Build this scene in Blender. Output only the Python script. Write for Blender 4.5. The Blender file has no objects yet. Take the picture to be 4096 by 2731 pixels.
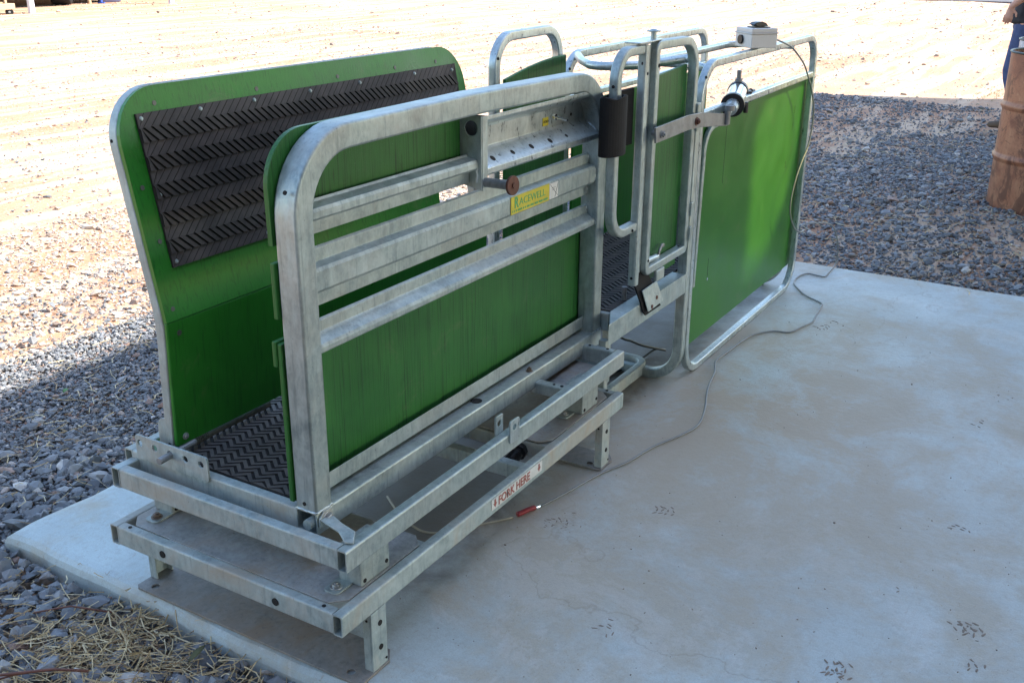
import bpy, bmesh, math, random
import numpy as np
from mathutils import Vector, Matrix
random.seed(7)
S=bpy.context.scene; COL=S.collection
def V(*a): return Vector(a)
Z0=.115            # top of the concrete slab
GZ=.065            # gravel level
# ------------------------------------------------------------------ materials
def mat(name):
    m=bpy.data.materials.new(name); m.use_nodes=True; nt=m.node_tree
    return m,nt,nt.nodes['Principled BSDF']
def nd(nt,t,**k):
    n=nt.nodes.new(t)
    for a,b in k.items():
        if a in n.inputs: n.inputs[a].default_value=b
        else: setattr(n,a,b)
    return n
def lk(nt,a,b): nt.links.new(a,b)
def coords(nt,scale=(1,1,1),rot=(0,0,0)):
    tc=nd(nt,'ShaderNodeTexCoord'); mp=nd(nt,'ShaderNodeMapping'); mp.inputs['Scale'].default_value=scale; mp.inputs['Rotation'].default_value=rot
    lk(nt,tc.outputs['Object'],mp.inputs['Vector']); return mp.outputs['Vector']
def noise(nt,vec,scale,detail=4,rough=.6,dist=0):
    n=nd(nt,'ShaderNodeTexNoise'); n.inputs['Scale'].default_value=scale; n.inputs['Detail'].default_value=detail
    n.inputs['Roughness'].default_value=rough; n.inputs['Distortion'].default_value=dist; lk(nt,vec,n.inputs['Vector']); return n.outputs['Fac']
def ramp(nt,fac,stops):
    r=nd(nt,'ShaderNodeValToRGB'); el=r.color_ramp.elements
    while len(el)<len(stops): el.new(.5)
    for e,(p,c) in zip(el,stops):
        e.position=p; e.color=(c,c,c,1) if isinstance(c,(int,float)) else (*c,1)
    lk(nt,fac,r.inputs['Fac']); return r.outputs['Color']
def mix(nt,fac,a,b,mode='MIX'):
    m=nd(nt,'ShaderNodeMix'); m.data_type='RGBA'; m.blend_type=mode
    for s,v in ((m.inputs['Factor'],fac),(m.inputs['A'],a),(m.inputs['B'],b)):
        if hasattr(v,'links'): lk(nt,v,s)
        elif isinstance(v,(int,float)): s.default_value=v
        else: s.default_value=(*v,1)
    return m.outputs['Result']
def bump(nt,p,h,strength=.3,dist=.002):
    b=nd(nt,'ShaderNodeBump'); b.inputs['Strength'].default_value=strength; b.inputs['Distance'].default_value=dist
    lk(nt,h,b.inputs['Height']); lk(nt,b.outputs['Normal'],p.inputs['Normal'])

def galv(name,base=(.40,.46,.45),dark=(.23,.285,.285),dirt=.35,metal=.55,rough=.42,dust=(.33,.27,.2)):
    m,nt,p=mat(name); v=coords(nt); vs=coords(nt,(1,1,.35))
    a=noise(nt,v,9,6,.65,.6); b=noise(nt,vs,70,5,.7); c=noise(nt,v,4,5,.7,1)
    vo=nd(nt,'ShaderNodeTexVoronoi'); vo.inputs['Scale'].default_value=85; lk(nt,v,vo.inputs['Vector'])
    col=mix(nt,ramp(nt,a,[(.32,0),(.68,1)]),dark,base)
    sx_=nd(nt,'ShaderNodeSeparateColor'); lk(nt,vo.outputs['Color'],sx_.inputs[0]); col=mix(nt,.22,col,ramp(nt,sx_.outputs[0],[(0,.25),(1,.75)]),'SOFT_LIGHT')
    col=mix(nt,ramp(nt,b,[(.42,.0),(.8,.6)]),col,tuple(x*1.45 for x in base))
    dm=nd(nt,'ShaderNodeMath'); dm.operation='MULTIPLY'; lk(nt,ramp(nt,c,[(.45,0),(.72,1)]),dm.inputs[0]); dm.inputs[1].default_value=dirt
    col=mix(nt,dm.outputs[0],col,dust)
    dr=noise(nt,coords(nt,(30,30,2.2)),3,4,.6,.2); col=mix(nt,ramp(nt,dr,[(.58,0),(.66,.3)]),col,tuple(x*.6 for x in dark))
    sp=noise(nt,v,150,2,.5); col=mix(nt,ramp(nt,sp,[(.7,0),(.76,.55)]),col,(.12,.1,.09))
    lk(nt,col,p.inputs['Base Color'])
    mm=nd(nt,'ShaderNodeMath'); mm.operation='SUBTRACT'; mm.inputs[0].default_value=metal; lk(nt,dm.outputs[0],mm.inputs[1]); mm.use_clamp=True
    lk(nt,mm.outputs[0],p.inputs['Metallic'])
    lk(nt,ramp(nt,b,[(.3,rough-.1),(.7,rough+.16)]),p.inputs['Roughness'])
    bump(nt,p,a,.25,.003); return m
def paint(name,base,dark,rough=.32,grain=1.0,edge=(.02,.05,.012),stretch=(60,60,2.2)):
    m,nt,p=mat(name); v=coords(nt); vg=coords(nt,stretch)
    g=noise(nt,vg,4,5,.65,.25); a=noise(nt,v,5,4,.6,.5); c=noise(nt,coords(nt,(26,26,2.2)),3,3,.6)
    col=mix(nt,ramp(nt,a,[(.3,0),(.7,1)]),dark,base)
    gf=ramp(nt,g,[(.52,0),(.64,.8*min(1,grain))])
    col=mix(nt,gf,col,edge)
    col=mix(nt,ramp(nt,c,[(.66,0),(.70,.5*grain if grain>.3 else 0)]),col,(.008,.022,.008))
    dd=noise(nt,v,7,8,.75,.6); col=mix(nt,ramp(nt,dd,[(.58,0),(.70,.22)]),col,(.2,.17,.11))
    sc_=noise(nt,coords(nt,(8,8,60),(.5,.3,0)),6,4,.6,.8); col=mix(nt,ramp(nt,sc_,[(.69,0),(.73,.3)]),col,(.14,.26,.12))
    lk(nt,col,p.inputs['Base Color']); lk(nt,ramp(nt,a,[(.3,rough),(.7,rough+.14)]),p.inputs['Roughness']); p.inputs['Specular IOR Level'].default_value=.3
    bump(nt,p,g,.45*grain,.002); return m
def plain(name,col,rough=.6,metal=0,var=.25,scale=20,bmp=.15,dist=.002,dark=None):
    m,nt,p=mat(name); v=coords(nt); a=noise(nt,v,scale,5,.65,.3)
    d=dark or tuple(x*(1-var) for x in col)
    lk(nt,mix(nt,ramp(nt,a,[(.3,0),(.7,1)]),d,col),p.inputs['Base Color']); p.inputs['Roughness'].default_value=rough; p.inputs['Metallic'].default_value=metal
    if bmp: bump(nt,p,a,bmp,dist)
    if 'rubber' in name: p.inputs['Specular IOR Level'].default_value=.25
    return m
GALV=galv('galvanised steel'); GALV_D=galv('dusty galvanised steel',dirt=.95,metal=.4,rough=.55,dust=(.36,.31,.24))
GALV_B=galv('bright galvanised steel',base=(.5,.555,.555),dark=(.33,.395,.405),dirt=.2,metal=.7,rough=.32)
STEEL=galv('worn flat steel',base=(.27,.28,.285),dark=(.16,.17,.18),dirt=.35,metal=.6,rough=.45,dust=(.2,.14,.1))
GALV_F=galv('muddy steel plate',base=(.37,.38,.37),dark=(.22,.235,.24),dirt=.9,metal=.35,rough=.5,dust=(.30,.235,.17))
FOOT=galv('rust stained foot plate steel',base=(.27,.26,.24),dark=(.16,.155,.145),dirt=1.0,metal=.25,rough=.6,dust=(.25,.18,.12))
SCREW=plain('dull screw head',(.15,.15,.14),.5,.6,.4,80,.2,.0005)
GREEN=paint('green painted plywood',(.030,.205,.024),(.02,.15,.017),.26,.5,edge=(.01,.055,.012),stretch=(46,46,1.5))
GREEN_R=paint('weathered green plywood',(.030,.15,.030),(.019,.105,.02),.36,1.0,edge=(.010,.045,.012),stretch=(60,60,1.2))
GREEN_E=plain('worn plywood edge',(.045,.14,.02),.5,0,.5,60,.4)
GREEN_P=paint('green plastic sheet',(.035,.17,.016),(.026,.135,.013),.28,.15,stretch=(20,20,1))
RUBBER=plain('black rubber',(.013,.0125,.013),.8,0,.3,35,.2,.001)
RUBBER_W=plain('worn rubber matting',(.10,.086,.078),.5,0,.35,9,.3,.001,dark=(.035,.032,.033))
RUBBER_F=plain('dirty floor rubber',(.12,.10,.085),.6,0,.4,14,.3,.001,dark=(.06,.053,.05))
RUBBER_G=plain('rubber groove floor',(.036,.031,.028),.7,0,.3,14,0)
HOLE=plain('painted hole shade',(.012,.011,.01),.9,0,.2,10,0)
RUST=plain('rusty steel',(.14,.05,.03),.6,.2,.5,40,.4,.001)
RUSTY_BOLT=plain('rust marked bolt',(.22,.16,.12),.5,.5,.5,60,.3,.001)
BOLT=plain('zinc bolt',(.5,.51,.5),.3,.8,.2,60,0)
WHITE_P=plain('pale grey plastic',(.62,.58,.53),.45,0,.08,10,0)
BLACK_P=plain('black plastic',(.012,.012,.013),.3,0,.2,20,0)
CHROME=plain('polished alloy',(.75,.77,.79),.16,1,.1,10,0)
CABLE=plain('grey cable sheath',(.2,.21,.21),.45,0,.2,8,0)
CABLE_K=plain('black cable sheath',(.015,.015,.015),.45,0,.2,8,0)
RED=plain('red plastic sleeve',(.3,.025,.03),.4,0,.3,90,0)
YEL=plain('faded yellow decal',(.62,.52,.035),.4,0,.25,25,0)
LGREEN=plain('green decal ink',(.1,.42,.14),.5,0,.3,60,0)
LWHITE=plain('white decal',(.66,.66,.62),.5,0,.15,30,0)
LRED=plain('faded red ink',(.36,.1,.075),.5,0,.35,80,0)
INK=plain('dark ink',(.03,.035,.04),.6,0,.1,10,0)

def concrete():
    m,nt,p=mat('concrete'); v=coords(nt); vx=coords(nt,(1,.45,1))
    a=noise(nt,v,1.3,9,.68,.5); b=noise(nt,v,2.3,10,.72,.25); c=noise(nt,v,42,5,.75); d=noise(nt,coords(nt,(5,14,5),(0,0,.5)),7,5,.7,.4)
    col=mix(nt,ramp(nt,a,[(.38,0),(.62,1)]),(.40,.455,.445),(.50,.575,.565))
    col=mix(nt,ramp(nt,b,[(.48,0),(.60,.7)]),col,(.44,.375,.27))
    col=mix(nt,ramp(nt,c,[(.34,.4),(.5,0)]),col,(.34,.33,.30))
    col=mix(nt,ramp(nt,d,[(.61,0),(.68,.55)]),col,(.33,.25,.17))
    e=noise(nt,v,2.6,10,.75,.4); col=mix(nt,ramp(nt,e,[(.56,0),(.60,.25)]),col,(.68,.70,.68))
    f=noise(nt,v,130,3,.6); col=mix(nt,ramp(nt,f,[(.66,0),(.70,.5)]),col,(.25,.2,.15))
    gg=noise(nt,v,420,2,.6); col=mix(nt,ramp(nt,gg,[(.35,.35),(.55,0)]),col,(.28,.28,.27))
    # hairline cracks and trowel arcs
    wv=nd(nt,'ShaderNodeVectorMath'); wv.operation='ADD'; nz=nd(nt,'ShaderNodeTexNoise'); nz.inputs['Scale'].default_value=2.5; nz.inputs['Detail'].default_value=6; lk(nt,v,nz.inputs['Vector']); lk(nt,v,wv.inputs[0]); lk(nt,nz.outputs['Color'],wv.inputs[1])
    vc=nd(nt,'ShaderNodeTexVoronoi'); vc.feature='DISTANCE_TO_EDGE'; vc.inputs['Scale'].default_value=.55; lk(nt,wv.outputs[0],vc.inputs['Vector'])
    col=mix(nt,ramp(nt,vc.outputs['Distance'],[(0,.4),(.002,0)]),col,(.2,.17,.14))
    ws=noise(nt,coords(nt,(.8,22,1),(0,0,.35)),5,3,.6,.3); col=mix(nt,ramp(nt,ws,[(.60,0),(.66,.16)]),col,(.33,.33,.32))
    # reddish dust where boots and sheep carry the yard in, near the machine
    gr=nd(nt,'ShaderNodeVectorMath'); gr.operation='DISTANCE'; gr.inputs[1].default_value=(1.9,-.25,.115)
    tc=nd(nt,'ShaderNodeTexCoord'); lk(nt,tc.outputs['Object'],gr.inputs[0])
    mp=nd(nt,'ShaderNodeMapRange'); mp.inputs['From Min'].default_value=.2; mp.inputs['From Max'].default_value=1.9; mp.inputs['To Min'].default_value=1.0; mp.inputs['To Max'].default_value=0
    lk(nt,gr.outputs['Value'],mp.inputs['Value'])
    mul=nd(nt,'ShaderNodeMath'); mul.operation='MULTIPLY'; lk(nt,mp.outputs['Result'],mul.inputs[0]); lk(nt,ramp(nt,b,[(.36,.35),(.52,1)]),mul.inputs[1])
    col=mix(nt,mul.outputs[0],col,(.43,.345,.25))
    # shade under the crate and the drafting unit, painted into the slab's colour
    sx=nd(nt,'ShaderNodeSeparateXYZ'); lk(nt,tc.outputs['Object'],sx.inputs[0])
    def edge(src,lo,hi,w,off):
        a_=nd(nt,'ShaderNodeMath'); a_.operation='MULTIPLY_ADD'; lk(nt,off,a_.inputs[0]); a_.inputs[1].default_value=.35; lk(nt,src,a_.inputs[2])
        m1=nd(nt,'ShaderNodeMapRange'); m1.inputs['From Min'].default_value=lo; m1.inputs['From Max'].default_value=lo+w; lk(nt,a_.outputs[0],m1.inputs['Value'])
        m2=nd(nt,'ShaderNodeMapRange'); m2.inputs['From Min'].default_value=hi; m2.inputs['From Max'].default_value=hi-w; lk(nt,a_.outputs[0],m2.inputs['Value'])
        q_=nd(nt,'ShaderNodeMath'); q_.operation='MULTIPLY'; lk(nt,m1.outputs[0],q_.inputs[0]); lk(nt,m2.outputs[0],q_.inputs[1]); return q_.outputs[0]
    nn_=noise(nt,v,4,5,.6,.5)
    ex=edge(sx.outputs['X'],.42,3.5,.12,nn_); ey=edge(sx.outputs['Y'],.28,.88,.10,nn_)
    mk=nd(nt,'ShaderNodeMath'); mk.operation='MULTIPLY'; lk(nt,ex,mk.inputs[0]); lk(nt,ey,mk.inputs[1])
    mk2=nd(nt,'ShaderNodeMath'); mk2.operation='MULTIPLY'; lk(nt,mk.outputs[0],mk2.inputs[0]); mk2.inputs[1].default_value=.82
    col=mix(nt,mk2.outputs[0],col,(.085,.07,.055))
    lk(nt,col,p.inputs['Base Color']); lk(nt,ramp(nt,b,[(.3,.45),(.7,.75)]),p.inputs['Roughness'])
    h=mix(nt,.6,b,c); bump(nt,p,h,.5,.005); return m
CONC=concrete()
def dirt():
    m,nt,p=mat('red earth yard'); v=coords(nt)
    vt=coords(nt,(.25,3,1),(0,0,.25))
    a=noise(nt,v,.5,8,.65,1); b=noise(nt,v,9,6,.7); c=noise(nt,vt,1.2,6,.65,.4)
    col=mix(nt,ramp(nt,a,[(.38,0),(.62,1)]),(.37,.165,.08),(.42,.25,.15))
    col=mix(nt,ramp(nt,c,[(.47,0),(.56,.85)]),col,(.54,.40,.28))
    col=mix(nt,ramp(nt,b,[(.45,0),(.62,.6)]),col,(.3,.19,.13))
    g=noise(nt,v,45,3,.7); col=mix(nt,ramp(nt,g,[(.57,0),(.64,.6)]),col,(.5,.44,.38))
    lk(nt,col,p.inputs['Base Color']); p.inputs['Roughness'].default_value=.95
    h=mix(nt,.5,b,g); bump(nt,p,h,.6,.012); return m
DIRT=dirt()
def stone(name,cols,rough=.75):
    m,nt,p=mat(name); v=coords(nt); g=nd(nt,'ShaderNodeNewGeometry')
    r=nd(nt,'ShaderNodeValToRGB'); r.color_ramp.interpolation='LINEAR'; el=r.color_ramp.elements
    while len(el)<len(cols): el.new(.5)
    for e,(q,c) in zip(el,cols): e.position=q; e.color=(*c,1)
    lk(nt,g.outputs['Random Per Island'],r.inputs['Fac']); n=noise(nt,v,60,4,.6)
    lk(nt,mix(nt,ramp(nt,n,[(.35,.35),(.65,0)]),r.outputs['Color'],(.12,.09,.07)),p.inputs['Base Color']); p.inputs['Roughness'].default_value=rough
    bump(nt,p,n,.3,.002); return m
BASALT=stone('crushed basalt',[(0,(.09,.10,.115)),(.35,(.15,.165,.18)),(.7,(.22,.23,.245)),(.88,(.33,.325,.32)),(.94,(.3,.17,.12)),(1,(.55,.52,.48))])
PEBBLE=stone('yard pebbles',[(0,(.2,.15,.13)),(.4,(.34,.26,.2)),(.8,(.5,.43,.36)),(1,(.68,.62,.55))])
STRAW=stone('dry straw',[(0,(.34,.22,.11)),(.5,(.55,.42,.22)),(1,(.78,.68,.45))],.6)
TWIG=plain('red brown twig',(.16,.06,.04),.6,0,.4,30,.3)
LEAF=plain('dry olive leaf',(.2,.2,.09),.6,0,.4,30,.2); WEED=plain('green weed leaf',(.09,.22,.04),.5,0,.4,30,.2)
MUD=plain('dried mud',(.31,.245,.19),.95,0,.4,60,.6,.004)

# ------------------------------------------------------------------ helpers
def tag(o,label=None,cat=None,group=None,kind=None):
    if label: o['label']=label
    if cat: o['category']=cat
    if group: o['group']=group
    if kind: o['kind']=kind
    return o
def thing(name,loc,label,cat,group=None):
    o=bpy.data.objects.new(name,None); COL.objects.link(o); o.location=loc; o.empty_display_size=.1
    return tag(o,label,cat,group)
def absloc(o):
    p=Vector(o.location) if o.type=='EMPTY' else Vector((0,0,0)); return p
def obj(name,bm,m,parent=None,bevel=0,smooth=False,label=None):
    me=bpy.data.meshes.new(name)
    if isinstance(bm,bpy.types.Mesh): me=bm
    else:
        bmesh.ops.recalc_face_normals(bm,faces=bm.faces); bm.to_mesh(me); bm.free()
    if m and not me.materials: me.materials.append(m)
    o=bpy.data.objects.new(name,me); COL.objects.link(o)
    if smooth:
        for p in me.polygons: p.use_smooth=True
        if m and ('steel' in m.name) and not isinstance(bm,bpy.types.Mesh): o.modifiers.new('wn','WEIGHTED_NORMAL').keep_sharp=False
    if parent is not None:
        o.parent=parent
        r=parent
        while r.parent: r=r.parent
        # meshes keep world coordinates; cancel the root empty's offset
        if parent.type=='EMPTY': o.matrix_parent_inverse=Matrix.Translation(-Vector(parent.location))
    if bevel:
        b=o.modifiers.new('edge','BEVEL'); b.width=bevel; b.segments=2; b.limit_method='ANGLE'; b.angle_limit=.6; b.harden_normals=False
    if label: o['label']=label
    return o
def box(bm,a,b,rot=None,piv=None):
    a=Vector(a); b=Vector(b); c=(a+b)/2; s=b-a
    r=bmesh.ops.create_cube(bm,size=1); M=Matrix.Translation(c)@Matrix.Diagonal((abs(s.x),abs(s.y),abs(s.z),1))
    if rot is not None:
        p=Vector(piv) if piv else c; M=Matrix.Translation(p)@rot.to_4x4()@Matrix.Translation(-p)@M
    bmesh.ops.transform(bm,matrix=M,verts=r['verts']); return r['verts']
def frame_from(axis):
    z=Vector(axis).normalized(); x=z.orthogonal().normalized(); y=z.cross(x)
    return Matrix((x,y,z)).transposed()
def cyl(bm,p,q,r,seg=20,r2=None,cap=True):
    p=Vector(p); q=Vector(q); L=(q-p).length
    res=bmesh.ops.create_cone(bm,cap_ends=cap,segments=seg,radius1=r,radius2=r if r2 is None else r2,depth=L)
    M=Matrix.Translation((p+q)/2)@frame_from(q-p).to_4x4(); bmesh.ops.transform(bm,matrix=M,verts=res['verts'])
def BM(): return bmesh.new()
def fillet(pts,rad,seg=7,closed=False):
    pts=[Vector(p) for p in pts]; n=len(pts); out=[]
    for i,p in enumerate(pts):
        r=rad[i] if isinstance(rad,(list,tuple)) else rad
        if (not closed and i in (0,n-1)) or r<=0: out.append(p); continue
        a=(pts[i-1]-p); b=(pts[(i+1)%n]-p); la,lb=a.length,b.length; a.normalize(); b.normalize()
        th=a.angle(b); t=min(r/math.tan(th/2),la*.49,lb*.49); rr=t*math.tan(th/2)
        c=p+(a+b).normalized()*(rr/math.sin(th/2)); s=p+a*t; e=p+b*t
        u=s-c; w=e-c; ang=u.angle(w)
        for k in range(seg+1):
            f=k/seg; out.append(c+(u*math.sin((1-f)*ang)+w*math.sin(f*ang))/math.sin(ang))
    return out
def rectprof(w,d,c=.006,n=2):
    pts=[]
    for sx,sy,a0 in ((1,1,0),(-1,1,90),(-1,-1,180),(1,-1,270)):
        for k in range(n+1):
            a=math.radians(a0+90*k/n); pts.append((sx*(w/2-c)+c*math.cos(a),sy*(d/2-c)+c*math.sin(a)))
    return pts
def circprof(r,n=10): return [(r*math.cos(2*math.pi*k/n),r*math.sin(2*math.pi*k/n)) for k in range(n)]
def sweep(bm,path,prof,b=None,closed=False,hollow=0,cap=True):
    path=[Vector(p) for p in path]; n=len(path); rings=[]; inner=[]
    tr=None; bb=None
    for i,p in enumerate(path):
        if closed: t0=(p-path[i-1]).normalized(); t1=(path[(i+1)%n]-p).normalized()
        else:
            t0=(p-path[i-1]).normalized() if i else None; t1=(path[i+1]-p).normalized() if i<n-1 else None
            t0=t0 or t1; t1=t1 or t0
        t=(t0+t1).normalized(); mit=1/max(.3,math.cos(t0.angle(t1,0)/2))
        if b is not None: bv=Vector(b)
        else:
            if bb is None: bb=t.orthogonal().normalized()
            bv=(bb-t*bb.dot(t)).normalized(); bb=bv
        nn=t.cross(bv).normalized(); bv=nn.cross(t).normalized()
        # mitre only in the bend plane
        bend=(t1-t0); bl=bend.length
        def pt(x,y):
            o=nn*x+bv*y
            if bl>1e-4:
                bd=bend/bl; o+=bd*o.dot(bd)*(mit-1)
            return p+o
        rings.append([bm.verts.new(pt(x,y)) for x,y in prof])
        if hollow:
            wx=max(x for x,_ in prof); wy=max(y for _,y in prof)
            inner.append([bm.verts.new(pt(x*(wx-hollow)/wx,y*(wy-hollow)/wy)) for x,y in prof])
    m=len(prof); last=n if closed else n-1
    for R in ([rings,inner] if hollow else [rings]):
        for i in range(last):
            A=R[i];B=R[(i+1)%n]
            for k in range(m): bm.faces.new((A[k],A[(k+1)%m],B[(k+1)%m],B[k]))
    if not closed:
        for e in (0,-1):
            if hollow:
                for k in range(m): bm.faces.new((rings[e][k],rings[e][(k+1)%m],inner[e][(k+1)%m],inner[e][k]))
            elif cap: bm.faces.new(rings[e])
def rhs(bm,p,q,w,d,b=(0,1,0),c=.005,hollow=0): sweep(bm,[p,q],rectprof(w,d,c),b,hollow=hollow)
def shell(bm,prof,x0,x1,t=.003):
    """folded steel sheet running along x; prof = [(y,z)...] centre line"""
    n=len(prof); P=[Vector((y,z)) for y,z in prof]; off=[]
    for i in range(n):
        a=(P[i]-P[i-1]).normalized() if i else None; c=(P[i+1]-P[i]).normalized() if i<n-1 else None
        a=a or c; c=c or a; t_=(a+c).normalized(); nn=Vector((-t_.y,t_.x)); off.append(nn*(t/2)/max(.5,nn.dot(Vector((-a.y,a.x)))))
    R=[]
    for x in (x0,x1): R.append(([bm.verts.new((x,P[i].x+off[i].x,P[i].y+off[i].y)) for i in range(n)],[bm.verts.new((x,P[i].x-off[i].x,P[i].y-off[i].y)) for i in range(n)]))
    for s in (0,1):
        for i in range(n-1): bm.faces.new((R[0][s][i],R[0][s][i+1],R[1][s][i+1],R[1][s][i]))
    for e in (0,1):
        for i in range(n-1): bm.faces.new((R[e][0][i],R[e][0][i+1],R[e][1][i+1],R[e][1][i]))
    for i in (0,-1): bm.faces.new((R[0][0][i],R[1][0][i],R[1][1][i],R[0][1][i]))
def plate(bm,out,holes,O,U,W,N,t):
    """plate with real holes; 2D outline in the (U,W) frame at O, thickness t along N"""
    O,U,W,N=map(Vector,(O,U,W,N)); b2=BM(); E=[]
    def loop(pts):
        vs=[b2.verts.new(O+U*x+W*y) for x,y in pts]
        for i in range(len(vs)): E.append(b2.edges.new((vs[i],vs[(i+1)%len(vs)])))
    loop(out)
    for cx,cy,r in holes: loop([(cx+r*math.cos(a),cy+r*math.sin(a)) for a in [2*math.pi*k/14 for k in range(14)]])
    bmesh.ops.triangle_fill(b2,use_beauty=True,use_dissolve=False,edges=E)
    g=bmesh.ops.extrude_face_region(b2,geom=b2.faces[:]); vs=[v for v in g['geom'] if isinstance(v,bmesh.types.BMVert)]
    bmesh.ops.translate(b2,vec=N*t,verts=vs)
    me=bpy.data.meshes.new('tmp'); b2.to_mesh(me); b2.free(); bm.from_mesh(me); bpy.data.meshes.remove(me)
def rrect(w,h,r,seg=5,x=0,y=0):
    pts=[]
    for sx,sy,a0 in ((1,1,0),(-1,1,90),(-1,-1,180),(1,-1,270)):
        for k in range(seg+1):
            a=math.radians(a0+90*k/seg); pts.append((x+w/2+sx*(w/2-r)+r*math.cos(a),y+h/2+sy*(h/2-r)+r*math.sin(a)))
    return pts
def chevron(O,U,W,N,L,H,band,pitch,bw,hg,first=1,skew=1.0,base=.006,faint=1.0,fw=None):
    """rubber mat with real raised chevron bars"""
    O,U,W,N=map(Vector,(O,U,W,N)); bm=BM()
    def q(u,w,n): return bm.verts.new(O+U*u+W*w+N*n)
    v=[q(u,w,n) for n in (0,base) for u,w in ((0,0),(L,0),(L,H),(0,H))]
    for f in ((0,1,2,3),(4,5,6,7),(0,1,5,4),(1,2,6,5),(2,3,7,6),(3,0,4,7)): bm.faces.new([v[i] for i in f])
    nb=int(round(H/band)); s=first
    for j in range(nb):
        w0=j*band; w1=min(H,(j+1)*band); d=(w1-w0)*skew; off0=0 if s>0 else d; off1=d if s>0 else 0
        k=-1; hh=hg if s>0 else hg*faint; bw_=bw if s>0 or fw is None else fw
        while k*pitch<L:
            u0=k*pitch+off0; u1=k*pitch+off1; k+=1
            a=[(u0,w0),(u0+bw_,w0),(u1+bw_,w1),(u1,w1)]
            if min(x for x,_ in a)<.001 or max(x for x,_ in a)>L-.001: 
                a=[(min(max(x,.001),L-.001),y) for x,y in a]
                if len({round(x,4) for x,_ in a})<2: continue
            hi=hh; lo=hh*(.85 if s>0 or faint==1 else .3)
            lowv=[q(x,y,base-.0005) for x,y in a]; hv=[lo,hi,hi,lo]
            top=[q(x+(.0012 if i in (0,3) else -.0012),y,base+hv[i]) for i,(x,y) in enumerate(a)]
            bm.faces.new(top).material_index=1
            for i in range(4): bm.faces.new((lowv[i],lowv[(i+1)%4],top[(i+1)%4],top[i]))
        s=-s
    return bm
def disc(bm,c,n,r,t=.0015,seg=14,U=None,ry=None):
    c=Vector(c); n=Vector(n).normalized(); cyl(bm,c-n*t,c+n*t,r,seg)
def holes(name,parent,lst,m=HOLE):
    """drilled holes as thin dark discs; the shade inside is painted by their colour"""
    for c,n,r in lst:
        if r<.001: continue
        bm=BM(); disc(bm,c,n,r,.0012); o=obj(name,bm,m,parent)
    return o
def bolt(parent,c,n,r=.009,h=.006,m=BOLT,name='bolt',washer=True):
    c=Vector(c); n=Vector(n).normalized(); bm=BM()
    if washer: cyl(bm,c,c+n*.002,r*1.45,18)
    cyl(bm,c+n*.002,c+n*(.002+h),r,6); cyl(bm,c+n*(.002+h),c+n*(.002+h*1.5),r*.5,10)
    return obj(name,bm,m,parent,.0006)
def text(body,size,O,U,W,m,parent,name,ext=.0004,align='LEFT',sx=1.0,font_off=0.0):
    cu=bpy.data.curves.new('t','FONT'); cu.body=body; cu.size=size; cu.extrude=ext; cu.align_x=align; cu.offset=font_off
    t=bpy.data.objects.new('t',cu); COL.objects.link(t); bpy.context.view_layer.update()
    me=bpy.data.meshes.new_from_object(t.evaluated_get(bpy.context.evaluated_depsgraph_get())); bpy.data.objects.remove(t)
    U=Vector(U).normalized(); W=Vector(W).normalized(); N=U.cross(W)
    M=Matrix.Translation(Vector(O))@Matrix((U*sx,W,N)).transposed().to_4x4(); me.transform(M); me.name=name
    me.materials.clear(); me.materials.append(m)
    return obj(name,me,m,parent)

# ------------------------------------------------------------------ camera
CAM=V(-1.3664,-1.2059,1.605); F=4143.9
pt,yw,rl=.3659,.5405,.0054
cp,sp_,cy,sy,cr,sr=math.cos(pt),math.sin(pt),math.cos(yw),math.sin(yw),math.cos(rl),math.sin(rl)
Fw=V(cp*cy,cp*sy,-sp_); Rt=V(sy,-cy,0); Up=Rt.cross(Fw); Up=-Up if Up.z<0 else Up
R2_=Rt*cr+Up*sr; U2_=Up*cr-Rt*sr
cd=bpy.data.cameras.new('camera'); cam=bpy.data.objects.new('camera',cd); COL.objects.link(cam)
cam.matrix_world=Matrix.Translation(CAM)@Matrix((R2_,U2_,-Fw)).transposed().to_4x4()
cd.sensor_width=36; cd.lens=F/4096*36; cd.clip_end=400; cd.clip_start=.05; S.camera=cam

# ================================================================== SETTING
def ground():
    bm=BM(); xs=sorted(set([-60,-30,-15]+[round(-8+.35*i,3) for i in range(80)]+[22,26,32,40,55,80,150])); ys=sorted(set([-80,-40,-20,-10]+[round(-6+.35*i,3) for i in range(70)]+[21,26,34,50,90,150]))
    slab=lambda x,y: -.2<x<3.9 and -3.4<y<1.4
    g={}
    for x in xs:
        for y in ys:
            z=GZ-.012+.014*math.sin(x*1.3+y*.7)+.012*math.sin(y*2.1-x*.8)
            if -1<x<4.6 and y<2.2: z=GZ-.02
            if slab(x,y): z=GZ-.045
            g[x,y]=bm.verts.new((x,y,z))
    for i in range(len(xs)-1):
        for j in range(len(ys)-1): bm.faces.new((g[xs[i],ys[j]],g[xs[i+1],ys[j]],g[xs[i+1],ys[j+1]],g[xs[i],ys[j+1]]))
    tag(obj('ground',bm,DIRT,smooth=True),kind='structure')
ground()
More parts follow.
